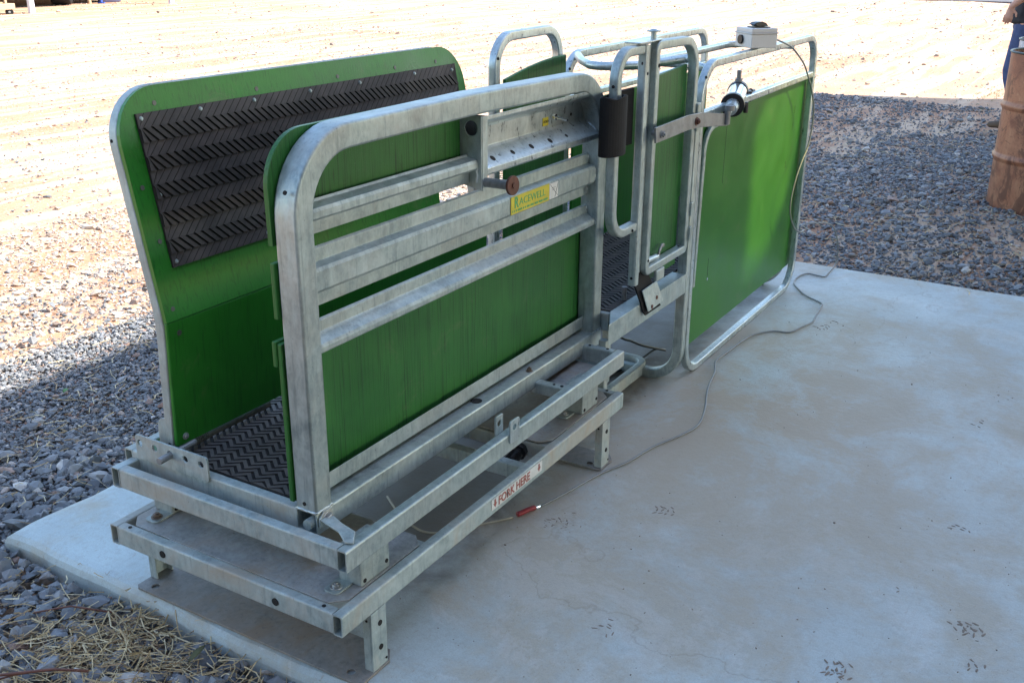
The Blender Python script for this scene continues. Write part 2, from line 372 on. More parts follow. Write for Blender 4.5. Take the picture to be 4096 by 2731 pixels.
def slab():
    bm=BM(); out=[]
    def seg(a,b,n,amp,seed):
        r=random.Random(seed); a=V(*a); b=V(*b); nrm=V(-(b-a).y,(b-a).x).normalized()
        for i in range(n):
            f=i/n; w=0 if i==0 else amp*(math.sin(f*19+seed)+.6*math.sin(f*47+seed*2)+r.uniform(-.4,.4)); out.append(a+(b-a)*f+nrm*w)
    seg((.005,1.215),(-.01,-3.4),90,.006,1); seg((-.01,-3.4),(3.72,-3.4),10,.0,2); seg((3.72,-3.4),(3.715,1.18),70,.006,3); seg((3.715,1.18),(.005,1.215),70,.007,4)
    def ring(inset,z):
        c=V(1.86,-1.1); r=[]
        for p in out:
            d=p-c; q=V(p.x-inset*(1 if d.x>0 else -1)*(abs(d.x)>1.7),p.y-inset*(1 if d.y>0 else -1)*(abs(d.y)>2.2)); r.append(bm.verts.new((q.x,q.y,z)))
        return r
    Rn=[ring(0,-.02),ring(.0,Z0-.028),ring(.006,Z0-.012),ring(.018,Z0-.003),ring(.035,Z0)]
    n=len(out)
    for a,b in zip(Rn,Rn[1:]):
        for i in range(n): bm.faces.new((a[i],a[(i+1)%n],b[(i+1)%n],b[i]))
    bm.faces.new(Rn[-1])
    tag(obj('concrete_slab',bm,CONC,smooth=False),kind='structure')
slab()
# shade across the far yard, painted as a purple-grey strip
bm=BM(); box(bm,(33.8,-30,.0),(40,8.6,.085)); far_shade_strip=obj('far_shade_strip',bm,plain('purple grey painted shade',(.1,.09,.1),.9,0,.3,3,.2)); tag(far_shade_strip,kind='structure')

# ---- stones
def cam_px(P):
    d=P-np.array(CAM); x=d@np.array(R2_); y=d@np.array(U2_); z=d@np.array(Fw); z=np.maximum(z,1e-3)
    return .5+x/z*F/4096, .5-y/z*F/2731, z
ICO=np.array([(-1,1.618,0),(1,1.618,0),(-1,-1.618,0),(1,-1.618,0),(0,-1,1.618),(0,1,1.618),(0,-1,-1.618),(0,1,-1.618),(1.618,0,-1),(1.618,0,1),(-1.618,0,-1),(-1.618,0,1)])/1.902
ICF=np.array([(0,11,5),(0,5,1),(0,1,7),(0,7,10),(0,10,11),(1,5,9),(5,11,4),(11,10,2),(10,7,6),(7,1,8),(3,9,4),(3,4,2),(3,2,6),(3,6,8),(3,8,9),(4,9,5),(2,4,11),(6,2,10),(8,6,7),(9,8,1)])
def tri_mesh(name,Vt,Ft,m):
    me=bpy.data.meshes.new(name); me.vertices.add(len(Vt)); me.vertices.foreach_set('co',Vt.astype(np.float32).ravel())
    k=Ft.shape[1]; me.loops.add(Ft.size); me.loops.foreach_set('vertex_index',Ft.astype(np.int32).ravel()); me.polygons.add(len(Ft)); me.polygons.foreach_set('loop_start',np.arange(0,Ft.size,k,dtype=np.int32))
    me.polygons.foreach_set('use_smooth',np.zeros(len(Ft),dtype=bool)); me.update(calc_edges=True); me.validate(); me.materials.append(m); return me
def stones(name,pos,rad,seed,m,flat=.62,lift=.15):
    rg=np.random.default_rng(seed); n=len(pos); T=24; tm=[]
    for _ in range(T):
        t=ICO*rg.uniform(.62,1.22,(12,1))*rg.uniform(.65,1.25,3); 
        # chisel: clamp along a random axis for flat fracture faces
        for _k in range(5):
            ax=rg.normal(size=3); ax/=np.linalg.norm(ax); d=t@ax; c=rg.uniform(.3,.62); t=t-np.outer(np.maximum(d-c,0),ax)
        tm.append(t)
    tm=np.array(tm); sel=rg.integers(0,T,n); v=tm[sel]*rad[:,None,None]; v[:,:,2]*=flat
    a=rg.uniform(0,2*np.pi,n); tl=rg.normal(0,.35,n)
    ct,st=np.cos(tl),np.sin(tl); y=v[:,:,1]*ct[:,None]-v[:,:,2]*st[:,None]; z=v[:,:,1]*st[:,None]+v[:,:,2]*ct[:,None]; v[:,:,1]=y; v[:,:,2]=z
    ca,sa=np.cos(a),np.sin(a); x=v[:,:,0]*ca[:,None]-v[:,:,1]*sa[:,None]; y=v[:,:,0]*sa[:,None]+v[:,:,1]*ca[:,None]; v[:,:,0]=x; v[:,:,1]=y
    v+=pos[:,None,:]; v[:,:,2]+=(rad*lift)[:,None]
    Fc=(ICF[None]+12*np.arange(n)[:,None,None]).reshape(-1,3)
    return tri_mesh(name,v.reshape(-1,3),Fc,m)
def in_slab(x,y,g=.0): return (x>-.01-g)&(x<3.725+g)&(y<1.215+g)&(y>-3.45)
def scatter(rg,n,x0,x1,y0,y1,margin=.22,power=None):
    x=rg.uniform(x0,x1,n); y=rg.uniform(y0,y1,n); P=np.stack([x,y,np.full(n,GZ)],1); u,v,z=cam_px(P)
    k=(u>-margin)&(u<1+margin)&(v>-margin*.6)&(v<1+margin*1.4)&(((P-np.array(CAM))@np.array(Fw))>.3); return P[k]
rg=np.random.default_rng(3)
def gz(P): return GZ-.012+.014*np.sin(P[:,0]*1.3+P[:,1]*.7)+.012*np.sin(P[:,1]*2.1-P[:,0]*.8)
def patchy(P,s=1.3,ph=0.): return .5+.25*(np.sin(P[:,0]*s*2.1+ph)+np.sin(P[:,1]*s*1.7+P[:,0]*s+ph*2))*.9+.12*np.sin(P[:,0]*s*7)*np.sin(P[:,1]*s*6)
lay=[]
# close gravel, left of and before the slab
A=scatter(rg,62000,-2.2,2.2,-.6,3.2); A=A[~in_slab(A[:,0],A[:,1],-.012)]; A=A[(A[:,1]<2.25)|(rg.uniform(0,1,len(A))<.12)]
d=np.linalg.norm(A[:,:2]-np.array([-.25,.55]),axis=1)
ra=np.clip(rg.lognormal(np.log(.0095),.38,len(A)),.005,.028); 
A[:,2]=GZ-.018+rg.uniform(0,.022,len(A)); lay.append((A,ra))
A=scatter(rg,52000,-.4,3.4,1.15,2.42,.1); A=A[~in_slab(A[:,0],A[:,1],-.012)]; A[:,2]=GZ-.010+rg.uniform(0,.016,len(A)); lay.append((A,np.clip(rg.lognormal(np.log(.0088),.34,len(A)),.005,.022)))
# larger lumps nearest the lens
B=scatter(rg,5600,-1.4,.6,-.3,1.6); B=B[~in_slab(B[:,0],B[:,1],.005)]; lay.append((np.c_[B[:,:2],np.full(len(B),GZ+.004)],np.clip(rg.lognormal(np.log(.0205),.36,len(B)),.012,.046)))
C_=scatter(rg,60,-1.2,2.2,.6,2.6); C_=C_[~in_slab(C_[:,0],C_[:,1],.02)]; lay.append((np.c_[C_[:,:2],np.full(len(C_),GZ+.008)],rg.uniform(.028,.045,len(C_))))
# mid field gravel left & behind
A=scatter(rg,60000,1.2,7.5,1.1,7.5,.12); A=A[~in_slab(A[:,0],A[:,1],-.01)]; keep=(A[:,1]<2.25)|(rg.uniform(0,1,len(A))<np.clip(.22-(A[:,1]-2.25)*.2+patchy(A)*.12,0.03,1)); A=A[keep]; A[:,2]=gz(A)+rg.uniform(-.004,.008,len(A)); lay.append((A,np.clip(rg.lognormal(np.log(.0115),.4,len(A)),.006,.035)))
# gravel to the right, towards the drums
A=scatter(rg,190000,3.68,10.4,-5.2,2.5,.32); A=A[~in_slab(A[:,0],A[:,1],-.01)]; pr=np.clip(.2+patchy(A,.9,1.)*1.0-.5*(A[:,0]>6.5)*(patchy(A,.7,2.)<.5),.15,1); A=A[rg.uniform(0,1,len(A))<pr]; A[:,2]=gz(A)+rg.uniform(-.003,.012,len(A)); lay.append((A,np.clip(rg.lognormal(np.log(.0118),.48,len(A)),.005,.05)))
P_=np.concatenate([a for a,_ in lay]); R_=np.concatenate([b for _,b in lay])
gr=bpy.data.objects.new('gravel',stones('gravel',P_,R_,11,BASALT)); COL.objects.link(gr); tag(gr,'loose crushed blue grey gravel around the concrete slab','gravel',kind='stuff')
A=np.concatenate([scatter(rg,38000,.5,16,2.2,14,.1),scatter(rg,26000,-.2,5.5,2.15,4.2,.1)]); A[:,2]=gz(A); r1=np.clip(rg.lognormal(np.log(.0085),.5,len(A)),.004,.04)  # pale stones crowd the near strip so the sun's brightness is in their colour
B=scatter(rg,26000,9,40,-6,30,.08); B[:,2]=gz(B); r2=np.clip(rg.lognormal(np.log(.013),.55,len(B)),.006,.07)
pb=bpy.data.objects.new('yard_pebbles',stones('yard_pebbles',np.concatenate([A,B]),np.concatenate([r1,r2]),12,PEBBLE)); COL.objects.link(pb); tag(pb,'pale pebbles scattered over the sunlit red yard','pebbles',kind='stuff')
# ---- straw
def straws(n,cx,cy,sx,sy,seed,z=GZ+.012,L=(.02,.075),slabz=False):
    r=np.random.default_rng(seed); vs=[];fs=[]
    for i in range(n):
        x=r.normal(cx,sx); y=r.normal(cy,sy); ins=(-.005<x<3.72 and y<1.21)
        if ins and not slabz and r.uniform()<.93: continue
        zz=(Z0+.001) if ins else z+r.uniform(0,.018); l=r.uniform(*L); a=r.uniform(0,math.pi); w=r.uniform(.0005,.0017)*(1.5 if r.uniform()<.15 else 1); tz=r.normal(0,.0 if ins else .18)
        d=np.array([math.cos(a),math.sin(a),tz])*l/2; s=np.array([-math.sin(a),math.cos(a),0])*w; k=np.array([0,0,w*1.3]); c=np.array([x,y,zz]); bend=s*r.normal(0,6)
        b=len(vs)
        for e in (c-d,c+bend,c+d): vs+=[e-s,e+k,e+s]
        for j in (0,3):
            for q in range(3): fs.append((b+j+q,b+j+(q+1)%3,b+j+3+(q+1)%3,b+j+3+q))
    return np.array(vs),np.array(fs)
VV=[];FF=[];o0=0
for a in [(350,-.12,.56,.12,.13,21),(400,-.25,.6,.17,.17,22),(270,-.11,.58,.10,.10,1),(150,-.09,.28,.035,.16,2),(330,-.24,.66,.13,.12,3),(380,.2,1.6,.9,.35,4),(520,1.2,1.9,.9,.4,5),(1800,6,.1,1.5,1.1,6),(260,-.35,.9,.22,.3,8)]:
    v,f=straws(*a[:5],a[5],L=(.003,.013) if a[5]>20 else (.015,.11) if a[1]<.1 else (.02,.075) if a[1]<3 else (.03,.1)); VV.append(v); FF.append(f+o0); o0+=len(v)
so=bpy.data.objects.new('straw',tri_mesh('straw',np.concatenate(VV),np.concatenate(FF),STRAW)); COL.objects.link(so); tag(so,'broken yellow straw lying in the gravel by the slab edge','straw',kind='stuff')
# ---- mud prints on the slab
def mud():
    r=random.Random(5); bm=BM()
    def P(u,v):
        d=R2_*((u-2048)/F)-U2_*((v-1365.5)/F)+Fw; t=(Z0-CAM.z)/d.z; return CAM+d*t
    def clod(c,s,fl=.18):
        q=bmesh.ops.create_icosphere(bm,subdivisions=1,radius=s)
        for v in q['verts']: v.co*=r.uniform(.6,1.25)
        bmesh.ops.transform(bm,matrix=Matrix.Translation(c)@Matrix.Rotation(r.uniform(0,3),4,'Z')@Matrix.Diagonal((r.uniform(.7,2.2),r.uniform(.5,1),fl,1)),verts=q['verts'])
    def tread(u,v,ang,sc,n,full=1.0):
        c=P(u,v); M=Matrix.Rotation(ang,3,'Z')
        for i in range(n):
            for s in (-1,0,1):
                if r.random()>full: continue
                o=M@V(s*.020*sc+r.gauss(0,.002),(i-n/2)*.017*sc+abs(s)*.006*sc+r.gauss(0,.002),.0004); q=bmesh.ops.create_icosphere(bm,subdivisions=1,radius=.0085*sc)
                for w in q['verts']: w.co*=r.uniform(.55,1.3)
                bmesh.ops.transform(bm,matrix=Matrix.Translation(c+o)@M.to_4x4()@Matrix.Rotation(s*.7+r.gauss(0,.2),4,'Z')@Matrix.Diagonal((1.1,.34,.11,1)),verts=q['verts'])
    for a in [(2650,2040,.3,.9,4),(3835,2120,1.0,.9,3,.75),(2230,2085,.8,.8,4,.6),(3345,2675,.2,1.1,4,.8),(3860,2515,.5,1.1,4,.9),(3890,2660,.4,.9,3,.6),(2430,2510,1.2,.9,4,.5),(3290,1310,.9,1.0,4,.6),(3330,1290,.9,.9,3,.5),(3560,2350,.5,.7,3,.6),(3900,1690,1.4,1.0,4,.4),(700,2345,.2,.6,2,.9)]: tread(*a)
    for (u,v,n,sp,sz) in [(3860,2505,16,.022,.006),(3345,2690,12,.022,.006),(2240,2090,18,.04,.003),(3990,1560,12,.06,.004),(2480,1560,8,.08,.004)]:
        c=P(u,v)
        for _ in range(n):
            q=c+V(r.gauss(0,sp*.75),r.gauss(0,sp*.75),.0002); clod(q,sz*r.uniform(.3,1.0),.2)
    for _ in range(240):
        q=P(r.uniform(1500,4096),r.uniform(1100,2731)); clod(q+V(0,0,.0008),r.uniform(.0006,.0022)*(1 if r.random()<.93 else 1.8),.6)
    tag(obj('mud_crumbs',bm,MUD),'dried brown mud crumbs and hoof prints on the concrete','mud',kind='stuff')
mud()
# twigs, leaves, weed in the near gravel
def twig(pts,r0,label):
    bm=BM(); sweep(bm,fillet([V(*p) for p in pts],.03,4),circprof(r0,7)); tag(obj('twig',bm,TWIG,smooth=True),label,'twig','twigs lying in the near gravel')
twig([(-.42,.80,GZ+.03),(-.36,.72,GZ+.04),(-.28,.62,GZ+.045),(-.24,.555,GZ+.04)],.0035,'thick red brown twig across the bottom left gravel')
twig([(-.40,.74,GZ+.028),(-.33,.69,GZ+.035),(-.27,.64,GZ+.03)],.0022,'thin red brown twig forking beneath the thick twig')
twig([(-.16,.86,GZ+.03),(-.1,.80,GZ+.035),(-.06,.70,GZ+.03)],.0025,'short dark twig in the straw near the slab corner')
def leaf(c,a,l,w,m,label,name='leaf'):
    bm=BM(); n=7; rows=[]
    for i in range(n):
        f=i/(n-1); ww=w*math.sin(math.pi*min(1,f*.94+.05))**.8; z=.004*math.sin(f*3)
        rows.append([bm.verts.new((l*(f-.5),s*ww,z+(abs(s)*.003))) for s in (-1,0,1)])
    for i in range(n-1):
        for k in (0,1): bm.faces.new((rows[i][k],rows[i+1][k],rows[i+1][k+1],rows[i][k+1]))
    g=bmesh.ops.extrude_face_region(bm,geom=bm.faces[:]); bmesh.ops.translate(bm,vec=(0,0,.0006),verts=[v for v in g['geom'] if isinstance(v,bmesh.types.BMVert)])
    bmesh.ops.transform(bm,matrix=Matrix.Translation(c)@Matrix.Rotation(a,4,'Z')@Matrix.Rotation(.15,4,'X'),verts=bm.verts)
    tag(obj(name,bm,m,smooth=True),label,'leaf')
leaf(V(-.07,.40,GZ+.035),.2,.06,.008,LEAF,'dry olive leaf upright in the straw beside the slab edge')
leaf(V(-.17,.2,GZ+.03),1.2,.05,.006,LEAF,'curled olive leaf low in the near gravel')
leaf(V(.75,1.95,GZ+.02),.5,.035,.008,WEED,'bright green leaf on the grey gravel by the shade edge')
bm=BM()
for k in range(9):
    a=k*2.3; l=.03; c=V(-.29,.33,GZ+.03)
    p=[c,c+V(math.cos(a)*l*.5,math.sin(a)*l*.5,.012),c+V(math.cos(a)*l,math.sin(a)*l,.004)]; sweep(bm,p,[(.004,0),(0,.0008),(-.004,0),(0,-.0008)],(0,0,1))
tag(obj('weed',bm,WEED),'tiny green weed growing in the bottom left gravel','weed')
# sparse grass tufts in the sunny yard
def tufts():
    r=random.Random(9); vs=[];fs=[]
    for cx,cy,n,s in [(3.9,3.4,60,.35),(12.2,-.1,130,.6),(11.4,.2,60,.4),(9.0,7.6,70,.5),(14,13,90,.9),(10.5,10,60,.7)]:
        for _ in range(n):
            x=r.gauss(cx,s);y=r.gauss(cy,s*.5)
            for _ in range(4):
                a=r.uniform(0,6.3);h=r.uniform(.012,.035);w=.0025;b=len(vs);dx,dy=math.cos(a)*w,math.sin(a)*w
                vs+=[(x-dx,y-dy,GZ-.01),(x+dx,y+dy,GZ-.01),(x+dy*8,y-dx*8,GZ-.01+h)]; fs.append((b,b+1,b+2)); x+=r.gauss(0,.01); y+=r.gauss(0,.01)
    o=bpy.data.objects.new('grass',tri_mesh('grass',np.array(vs),np.array(fs),plain('thin yellow green grass',(.16,.2,.05),.7,0,.4,5,0))); COL.objects.link(o); tag(o,'sparse low grass tufts on the sunlit yard','grass',kind='stuff')
tufts()
def crv(pts,n=6):
    pts=[Vector(p) for p in pts]; out=[]
    for i in range(len(pts)-1):
        p0=pts[max(i-1,0)];p1=pts[i];p2=pts[i+1];p3=pts[min(i+2,len(pts)-1)]
        for k in range(n):
            t=k/n; out.append(.5*((2*p1)+(-p0+p2)*t+(2*p0-5*p1+4*p2-p3)*t*t+(-p0+3*p1-3*p2+p3)*t**3))
    return out+[pts[-1]]
# ================================================================== WEIGH CRATE
X,Y_,Z_=V(1,0,0),V(0,1,0),V(0,0,1)
WC=thing('weigh_crate',(.65,.35,Z0),'green and galvanised sheep weigh crate on a raised fork frame, nearest the camera','weigh crate')
def P_(name,bm,m,bevel=0,parent=WC,smooth=False,label=None): return obj(name,bm,m,parent,bevel,smooth,label)
# --- base frame (fork frame) : 50 x 25 hollow section
def open_tube(bm,p,q,w,d,b): rhs(bm,p,q,w,d,b,.004,hollow=.003)
def member(name,m,parent,p,q,w,d,b,hol=False):
    bm=BM(); (open_tube if hol else lambda *a: rhs(*a,.004))(bm,p,q,w,d,b); return obj(name,bm,m,parent)
zb=.2965
for y in (.013,.692): member('base_rail',GALV_D,WC,(-.026,y,zb),(1.31,y,zb),.0505,.026,(0,1,0),True)
base=member('base_cross_beam',GALV_D,WC,(-.0130,.0265,zb),(-.0130,.6785,zb),.0503,.025,(1,0,0)); member('base_cross_beam',GALV_D,WC,(1.297,.0265,zb),(1.297,.6785,zb),.0503,.025,(1,0,0))
for x in (.295,.755,.895): member('base_cross_beam',GALV_D,WC,(x,.0265,zb-.004),(x,.6785,zb-.004),.042,.03,(1,0,0))
holes('drilled_hole',base,[((-.0262,.53,.2955),X,.009),((-.0262,.184,.2935),X,.009),((-.013,.058,.3220),Z_,.0045),((-.013,.650,.3220),Z_,.0045),((1.297,.05,.3220),Z_,.0045)])
def deck(x0,x1):
    bm=BM(); c=.03
    pl=[(x0+c,.028),(x1-c,.028),(x1,.028+c),(x1,.677-c),(x1-c,.677),(x0+c,.677),(x0,.677-c),(x0,.028+c)]
    plate(bm,pl,[],(0,0,.3185),X,Y_,Z_,.0035); return P_('deck_plate',bm,GALV_F,.0006)
deck(.001,.31); deck(.88,1.282)
# feet: plate and channel legs
for (x0,x1,xa,xb,first) in ((.018,.150,.066,.117,True),(1.16,1.272,1.172,1.222,False)):
    bm=BM(); pl=[(x0,.012),(x0+.008,-.002),(x1-.03,-.002),(x1,.02),(x1,.69),(x1-.03,.706),(x0+.008,.706),(x0,.695)]
    plate(bm,pl,[(x0+.026,.045,.010),(x0+.026,.662,.010)],(0,0,Z0+.0015),X,Y_,Z_,.0060); fp=P_('foot_plate',bm,FOOT,.0006)
    for (y,s) in ((0.0,1),(.705,-1)):
        bm=BM(); zt=.2708; zbm=Z0+.0078
        ya=y; yb=y+s*.024
        # folded channel: web on the outside, two flanges
        box(bm,(xa,min(ya,ya+s*.004),zbm),(xb,max(ya,ya+s*.004),zt)); box(bm,(xa,min(ya+s*.0042,yb),zbm),(xa+.004,max(ya+s*.0042,yb),zt)); box(bm,(xb-.004,min(ya+s*.0042,yb),zbm),(xb,max(ya+s*.0042,yb),zt))
        lg=P_('leg',bm,GALV_D,.0012)
        if s==1: holes('drilled_hole',lg,[(((xa+xb)/2+.003,y-.0003,.236),Y_,.0068),(((xa+xb)/2+.003,y-.0003,.174),Y_,.0068),((xb-.006,y-.0003,.135),Y_,.003),((xa-.0003,.013,.252),X,.003)])
# load frame
zl=.4365
for y in (.013,.692): member('load_rail',GALV,WC,(-.001,y,zl),(1.302,y,zl),.0505,.026,(0,1,0),True)
member('load_cross_beam',GALV_D,WC,(.0130,.0265,zl),(.0130,.6785,zl),.0503,.026,(1,0,0)); member('load_cross_beam',GALV,WC,(1.2895,.0265,zl),(1.2895,.6785,zl),.0503,.025,(1,0,0)); lf=member('load_cross_beam',GALV,WC,(1.0,.0265,zl-.008),(1.0,.6785,zl-.008),.034,.03,(1,0,0)); holes('drilled_hole',lf,[((1.2895,.05,.4620),Z_,.0045),((1.2895,.11,.4620),Z_,.004),((1.0,.05,.4458),Z_,.005),((1.0,.075,.4458),Z_,.004)])
bm=BM(); box(bm,(1.02,.03,.405),(1.275,.675,.4085)); P_('load_frame_plate',bm,GALV_F,.0006)
# load cells with tabs
for x0,y0,s in ((.078,.032,1),(1.098,.032,1),(.078,.608,-1),(1.098,.608,-1)):
    bm=BM(); box(bm,(x0,y0,.3224),(x0+.100,y0+.062,.4102)); lc=P_('load_cell_housing',bm,GALV,.004)
    bm=BM(); plate(bm,rrect(.062,.040,.012,4,x0-.052,y0+(.024 if s>0 else 0)),[],(0,0,.3224),X,Y_,Z_,.004); tb=P_('mounting_tab',bm,GALV,.0006,lc)
    c=(x0-.030,y0+(.044 if s>0 else .02),.3266); bolt(tb,c,Z_,.0095,.006,BOLT if s>0 else RUSTY_BOLT)
    holes('drilled_hole',lc,[((x0+.012,y0-.0003,.334),Y_,.005),((x0+.088,y0-.0003,.342),Y_,.005)])
# lugs on load frame
bm=BM(); plate(bm,rrect(.036,.058,.006,4,.610,.452),[(.628,.488,.0085)],(0,.0262,0),X,Z_,Y_,.004); P_('lug',bm,GALV_B,.0006)
bm=BM(); plate(bm,rrect(.044,.062,.007,4,.630,.436),[(.650,.477,.0085)],(0,-.0052,0),X,Z_,Y_,.005); P_('lug',bm,GALV_B,.0006)
# fork label
bm=BM(); box(bm,(.546,-.0022,.2865),(.800,-.0008,.3165)); lab=P_('fork_label',bm,LWHITE,0,label='white FORK HERE sticker in faded red letters')
text('FORK HERE',.0325,(.577,-.0025,.2905),X,Z_,LRED,lab,'lettering',sx=.94,font_off=.0008)
for xx in (.562,.783):
    bm=BM(); plate(bm,[(xx-.0035,.313),(xx+.0035,.313),(xx+.0035,.302),(xx+.0085,.303),(xx,.2905),(xx-.0085,.303),(xx-.0035,.302)],[],(0,-.0023,0),X,Z_,V(0,-1,0),.0004); P_('arrow',bm,LRED,0,lab)
bm=BM(); plate(bm,[(.6165,.309),(.6195,.311),(.6245,.293),(.622,.2915)],[],(0,-.0031,0),X,Z_,V(0,-1,0),.0004); P_('scuff_mark',bm,INK,0,lab)
# black conduit gland under the base
bm=BM(); cyl(bm,(.80,.10,.283),(.90,.115,.283),.016,20)
for k in range(7): cyl(bm,(.803+k*.006,.1005+k*.0009,.283),(.806+k*.006,.101+k*.0009,.283),.0185,20)
cyl(bm,(.86,.109,.283),(.885,.113,.283),.024,8); P_('cable_gland',bm,BLACK_P,.0008)
# crate floor frame
zc=.4545
ff=member('floor_rail',GALV,WC,(.0590,.157,zc),(1.400,.157,zc),.0525,.058,(0,1,0),True); member('floor_rail',GALV_D,WC,(.0590,.7135,zc),(1.400,.7135,zc),.0505,.027,(0,1,0),True)
for x in (.072,1.387): member('floor_cross_beam',GALV_D,WC,(x,.1865,zc),(x,.6995,zc),.0503,.026,(1,0,0))
holes('drilled_hole',ff,[((.724,.157,.4809),Z_,.0155)])
bm=BM(); cyl(bm,(.048,.147,.4545),(.0855,.147,.4545),.0115,16); P_('pivot_bush',bm,GALV_D)
bolt(WC,(.975,.142,.4809),Z_,.007,.007,RUSTY_BOLT); 
bm=BM(); cyl(bm,(1.02,.135,.430),(1.02,.135,.4090),.0215,22); P_('rubber_foot',bm,plain('pale rubber buffer',(.36,.36,.34),.6),.003)
bm=BM(); box(bm,(.086,.187,.462),(1.372,.699,.474)); P_('floor_board',bm,GREEN_E,.001)
fm=chevron((.088,.189,.4745),X,Y_,Z_,1.282,.435,.027,.0205,.0135,.005,1,.8,.002); fmo=P_('floor_mat',fm,RUBBER_G); fmo.data.materials.append(RUBBER_F)
# pivot bracket near corner
bm=BM(); plate(bm,[(.062,.4635),(.105,.4635),(.105,.489),(.098,.498),(.078,.498),(.062,.485)],[],(0,.1215,-.016),X,Z_,Y_,.005)
plate(bm,[(.064,.1212),(.096,.1212),(.078,.075),(.066,.030),(.030,.006),(.022,.022),(.048,.060)],[],(0,0,.4632),X,Y_,Z_,.005); br=P_('pivot_bracket',bm,GALV_D,.0016)
bolt(br,(.085,.1212,.462),V(0,-1,0),.011,.008,BOLT)
# near end drilled plate
bm=BM(); pl=rrect(.236,.062,.008,4,.440,.469)
plate(bm,pl,[(.661,.511,.0085),(.611,.510,.0085),(.560,.508,.0095),(.511,.509,.0085),(.461,.509,.0085)],(.0535,0,0),Y_,Z_,X,.005); P_('drilled_plate',bm,GALV_D,.0008)
bm=BM(); cyl(bm,(.018,.557,.5065),(.13,.562,.508),.0085,16); P_('locking_pin',bm,STEEL,.001)
bm=BM(); pts=[(.575,.482),(.632,.482),(.634,.540)]+[(.606+.028*math.cos(a),.546+.028*math.sin(a)) for a in [i*math.pi/8 for i in range(1,7)]]+[(.577,.57)]
plate(bm,pts,[],(.0885,0,0),Y_,Z_,X,.005); P_('hinge_ear',bm,GALV_D,.0008)
bm=BM(); cyl(bm,(.092,.588,.497),(.40,.588,.497),.0115,18); 
for k in range(10): cyl(bm,(.135+k*.0055,.588,.497),(.138+k*.0055,.588,.497),.0138,16)
P_('hinge_rod',bm,STEEL,smooth=False)
# --- right hand side frame
yc=.157
path=fillet([(.0855,yc,.481),(.0855,yc,1.250),(.70,yc,1.2565),(1.3705,yc,1.248),(1.3705,yc,.481)],[0,.145,0,.15,0],12)
bm=BM(); sweep(bm,path,rectprof(.052,.058,.0065,3),(0,1,0)); sf=P_('side_frame',bm,GALV,smooth=True)
sm=sf.modifiers.new('n','WEIGHTED_NORMAL') if False else None
holes('drilled_hole',sf,[((.0592,.150,1.166),V(-.5,0,.25),.0045),((.0590,.160,.497),X,.0045),((.0865,.158,.0),Z_,.0001)])
RAIL_END=1.3445
def rail(prof,x0,x1,m=GALV): bm=BM(); shell(bm,prof,x0,x1,.0028); return P_('side_rail',bm,m,.0008)
rail([(.172,1.132),(.168,1.126),(.143,1.121),(.140,1.115),(.140,1.103),(.145,1.098),(.166,1.092),(.166,1.064)],.112,.711)
rb=rail([(.170,1.037),(.165,1.033),(.165,1.006),(.143,1.001),(.1395,.995),(.1395,.957),(.144,.951),(.165,.941),(.165,.914)],.112,RAIL_END)
rail([(.170,.884),(.165,.880),(.165,.858),(.160,.854),(.139,.842),(.1355,.837),(.1355,.827),(.142,.8225)],.112,RAIL_END)
rc=rail([(.131,1.2235),(.131,1.215),(.135,1.209),(.174,1.193),(.179,1.186),(.179,1.137),(.174,1.130),(.136,1.102),(.131,1.096),(.131,1.084),(.140,1.078)],.740,RAIL_END,GALV_B)
n_=V(0,-.60,.80)
holes('drilled_hole',rc,[((x,y,z),n_,r) for x,y,z,r in ((.792,.148,1.1115,.0088),(.887,.148,1.1115,.0078),(.982,.148,1.1115,.0088),(1.082,.148,1.1115,.0088),(1.175,.148,1.1115,.006))]+[((1.035,.152,1.2025),V(0,.38,.92),.0095),((1.255,.1775,1.158),Y_,.0045)])
bm=BM(); cyl(bm,(1.142,.177,1.166),(1.142,.163,1.166),.008,14); cyl(bm,(1.142,.163,1.166),(1.142,.128,1.160),.0035,12); P_('toggle_switch',bm,CHROME)
bm=BM(); box(bm,(1.092,.1755,1.146),(1.122,.1772,1.168)); hl=P_('hold_label',bm,YEL,0,label='small yellow HOLD sticker'); text('HOLD',.010,(1.0945,.1752,1.1535),X,Z_,INK,hl,'lettering')
r=random.Random(4)
def bead(a,b,rad=.0038,n=9,parent=WC):
    a=V(*a);b=V(*b); bm=BM(); sweep(bm,[a.lerp(b,k/n)+V(r.gauss(0,.0006),r.gauss(0,.0006),r.gauss(0,.0006)) for k in range(n+1)],circprof(rad,8)); 
    for v_ in bm.verts: v_.co+=V(r.gauss(0,.0004),r.gauss(0,.0004),r.gauss(0,.0004))
    return obj('weld_bead',bm,GALV_B,parent,smooth=True)
for z0,z1,y in ((.957,.995,.140),(.916,.939,.166),(1.010,1.033,.166),(.858,.880,.166)):
    bead((1.3425,y,z0),(1.3425,y,z1)); bead((.1125,y,z0),(.1125,y,z1),.0028)
bead((1.3425,.140,1.105),(1.3425,.174,1.130)); bead((1.3425,.1355,.828),(1.3425,.1355,.838)); bead((.7115,.143,1.066),(.7115,.143,1.118),.003); bead((.060,.1282,.4815),(.111,.1282,.4815),.003); bead((1.343,.1282,.4815),(1.396,.1282,.4815),.003); bead((.0595,.1300,.4815),(.0595,.185,.4815),.003)
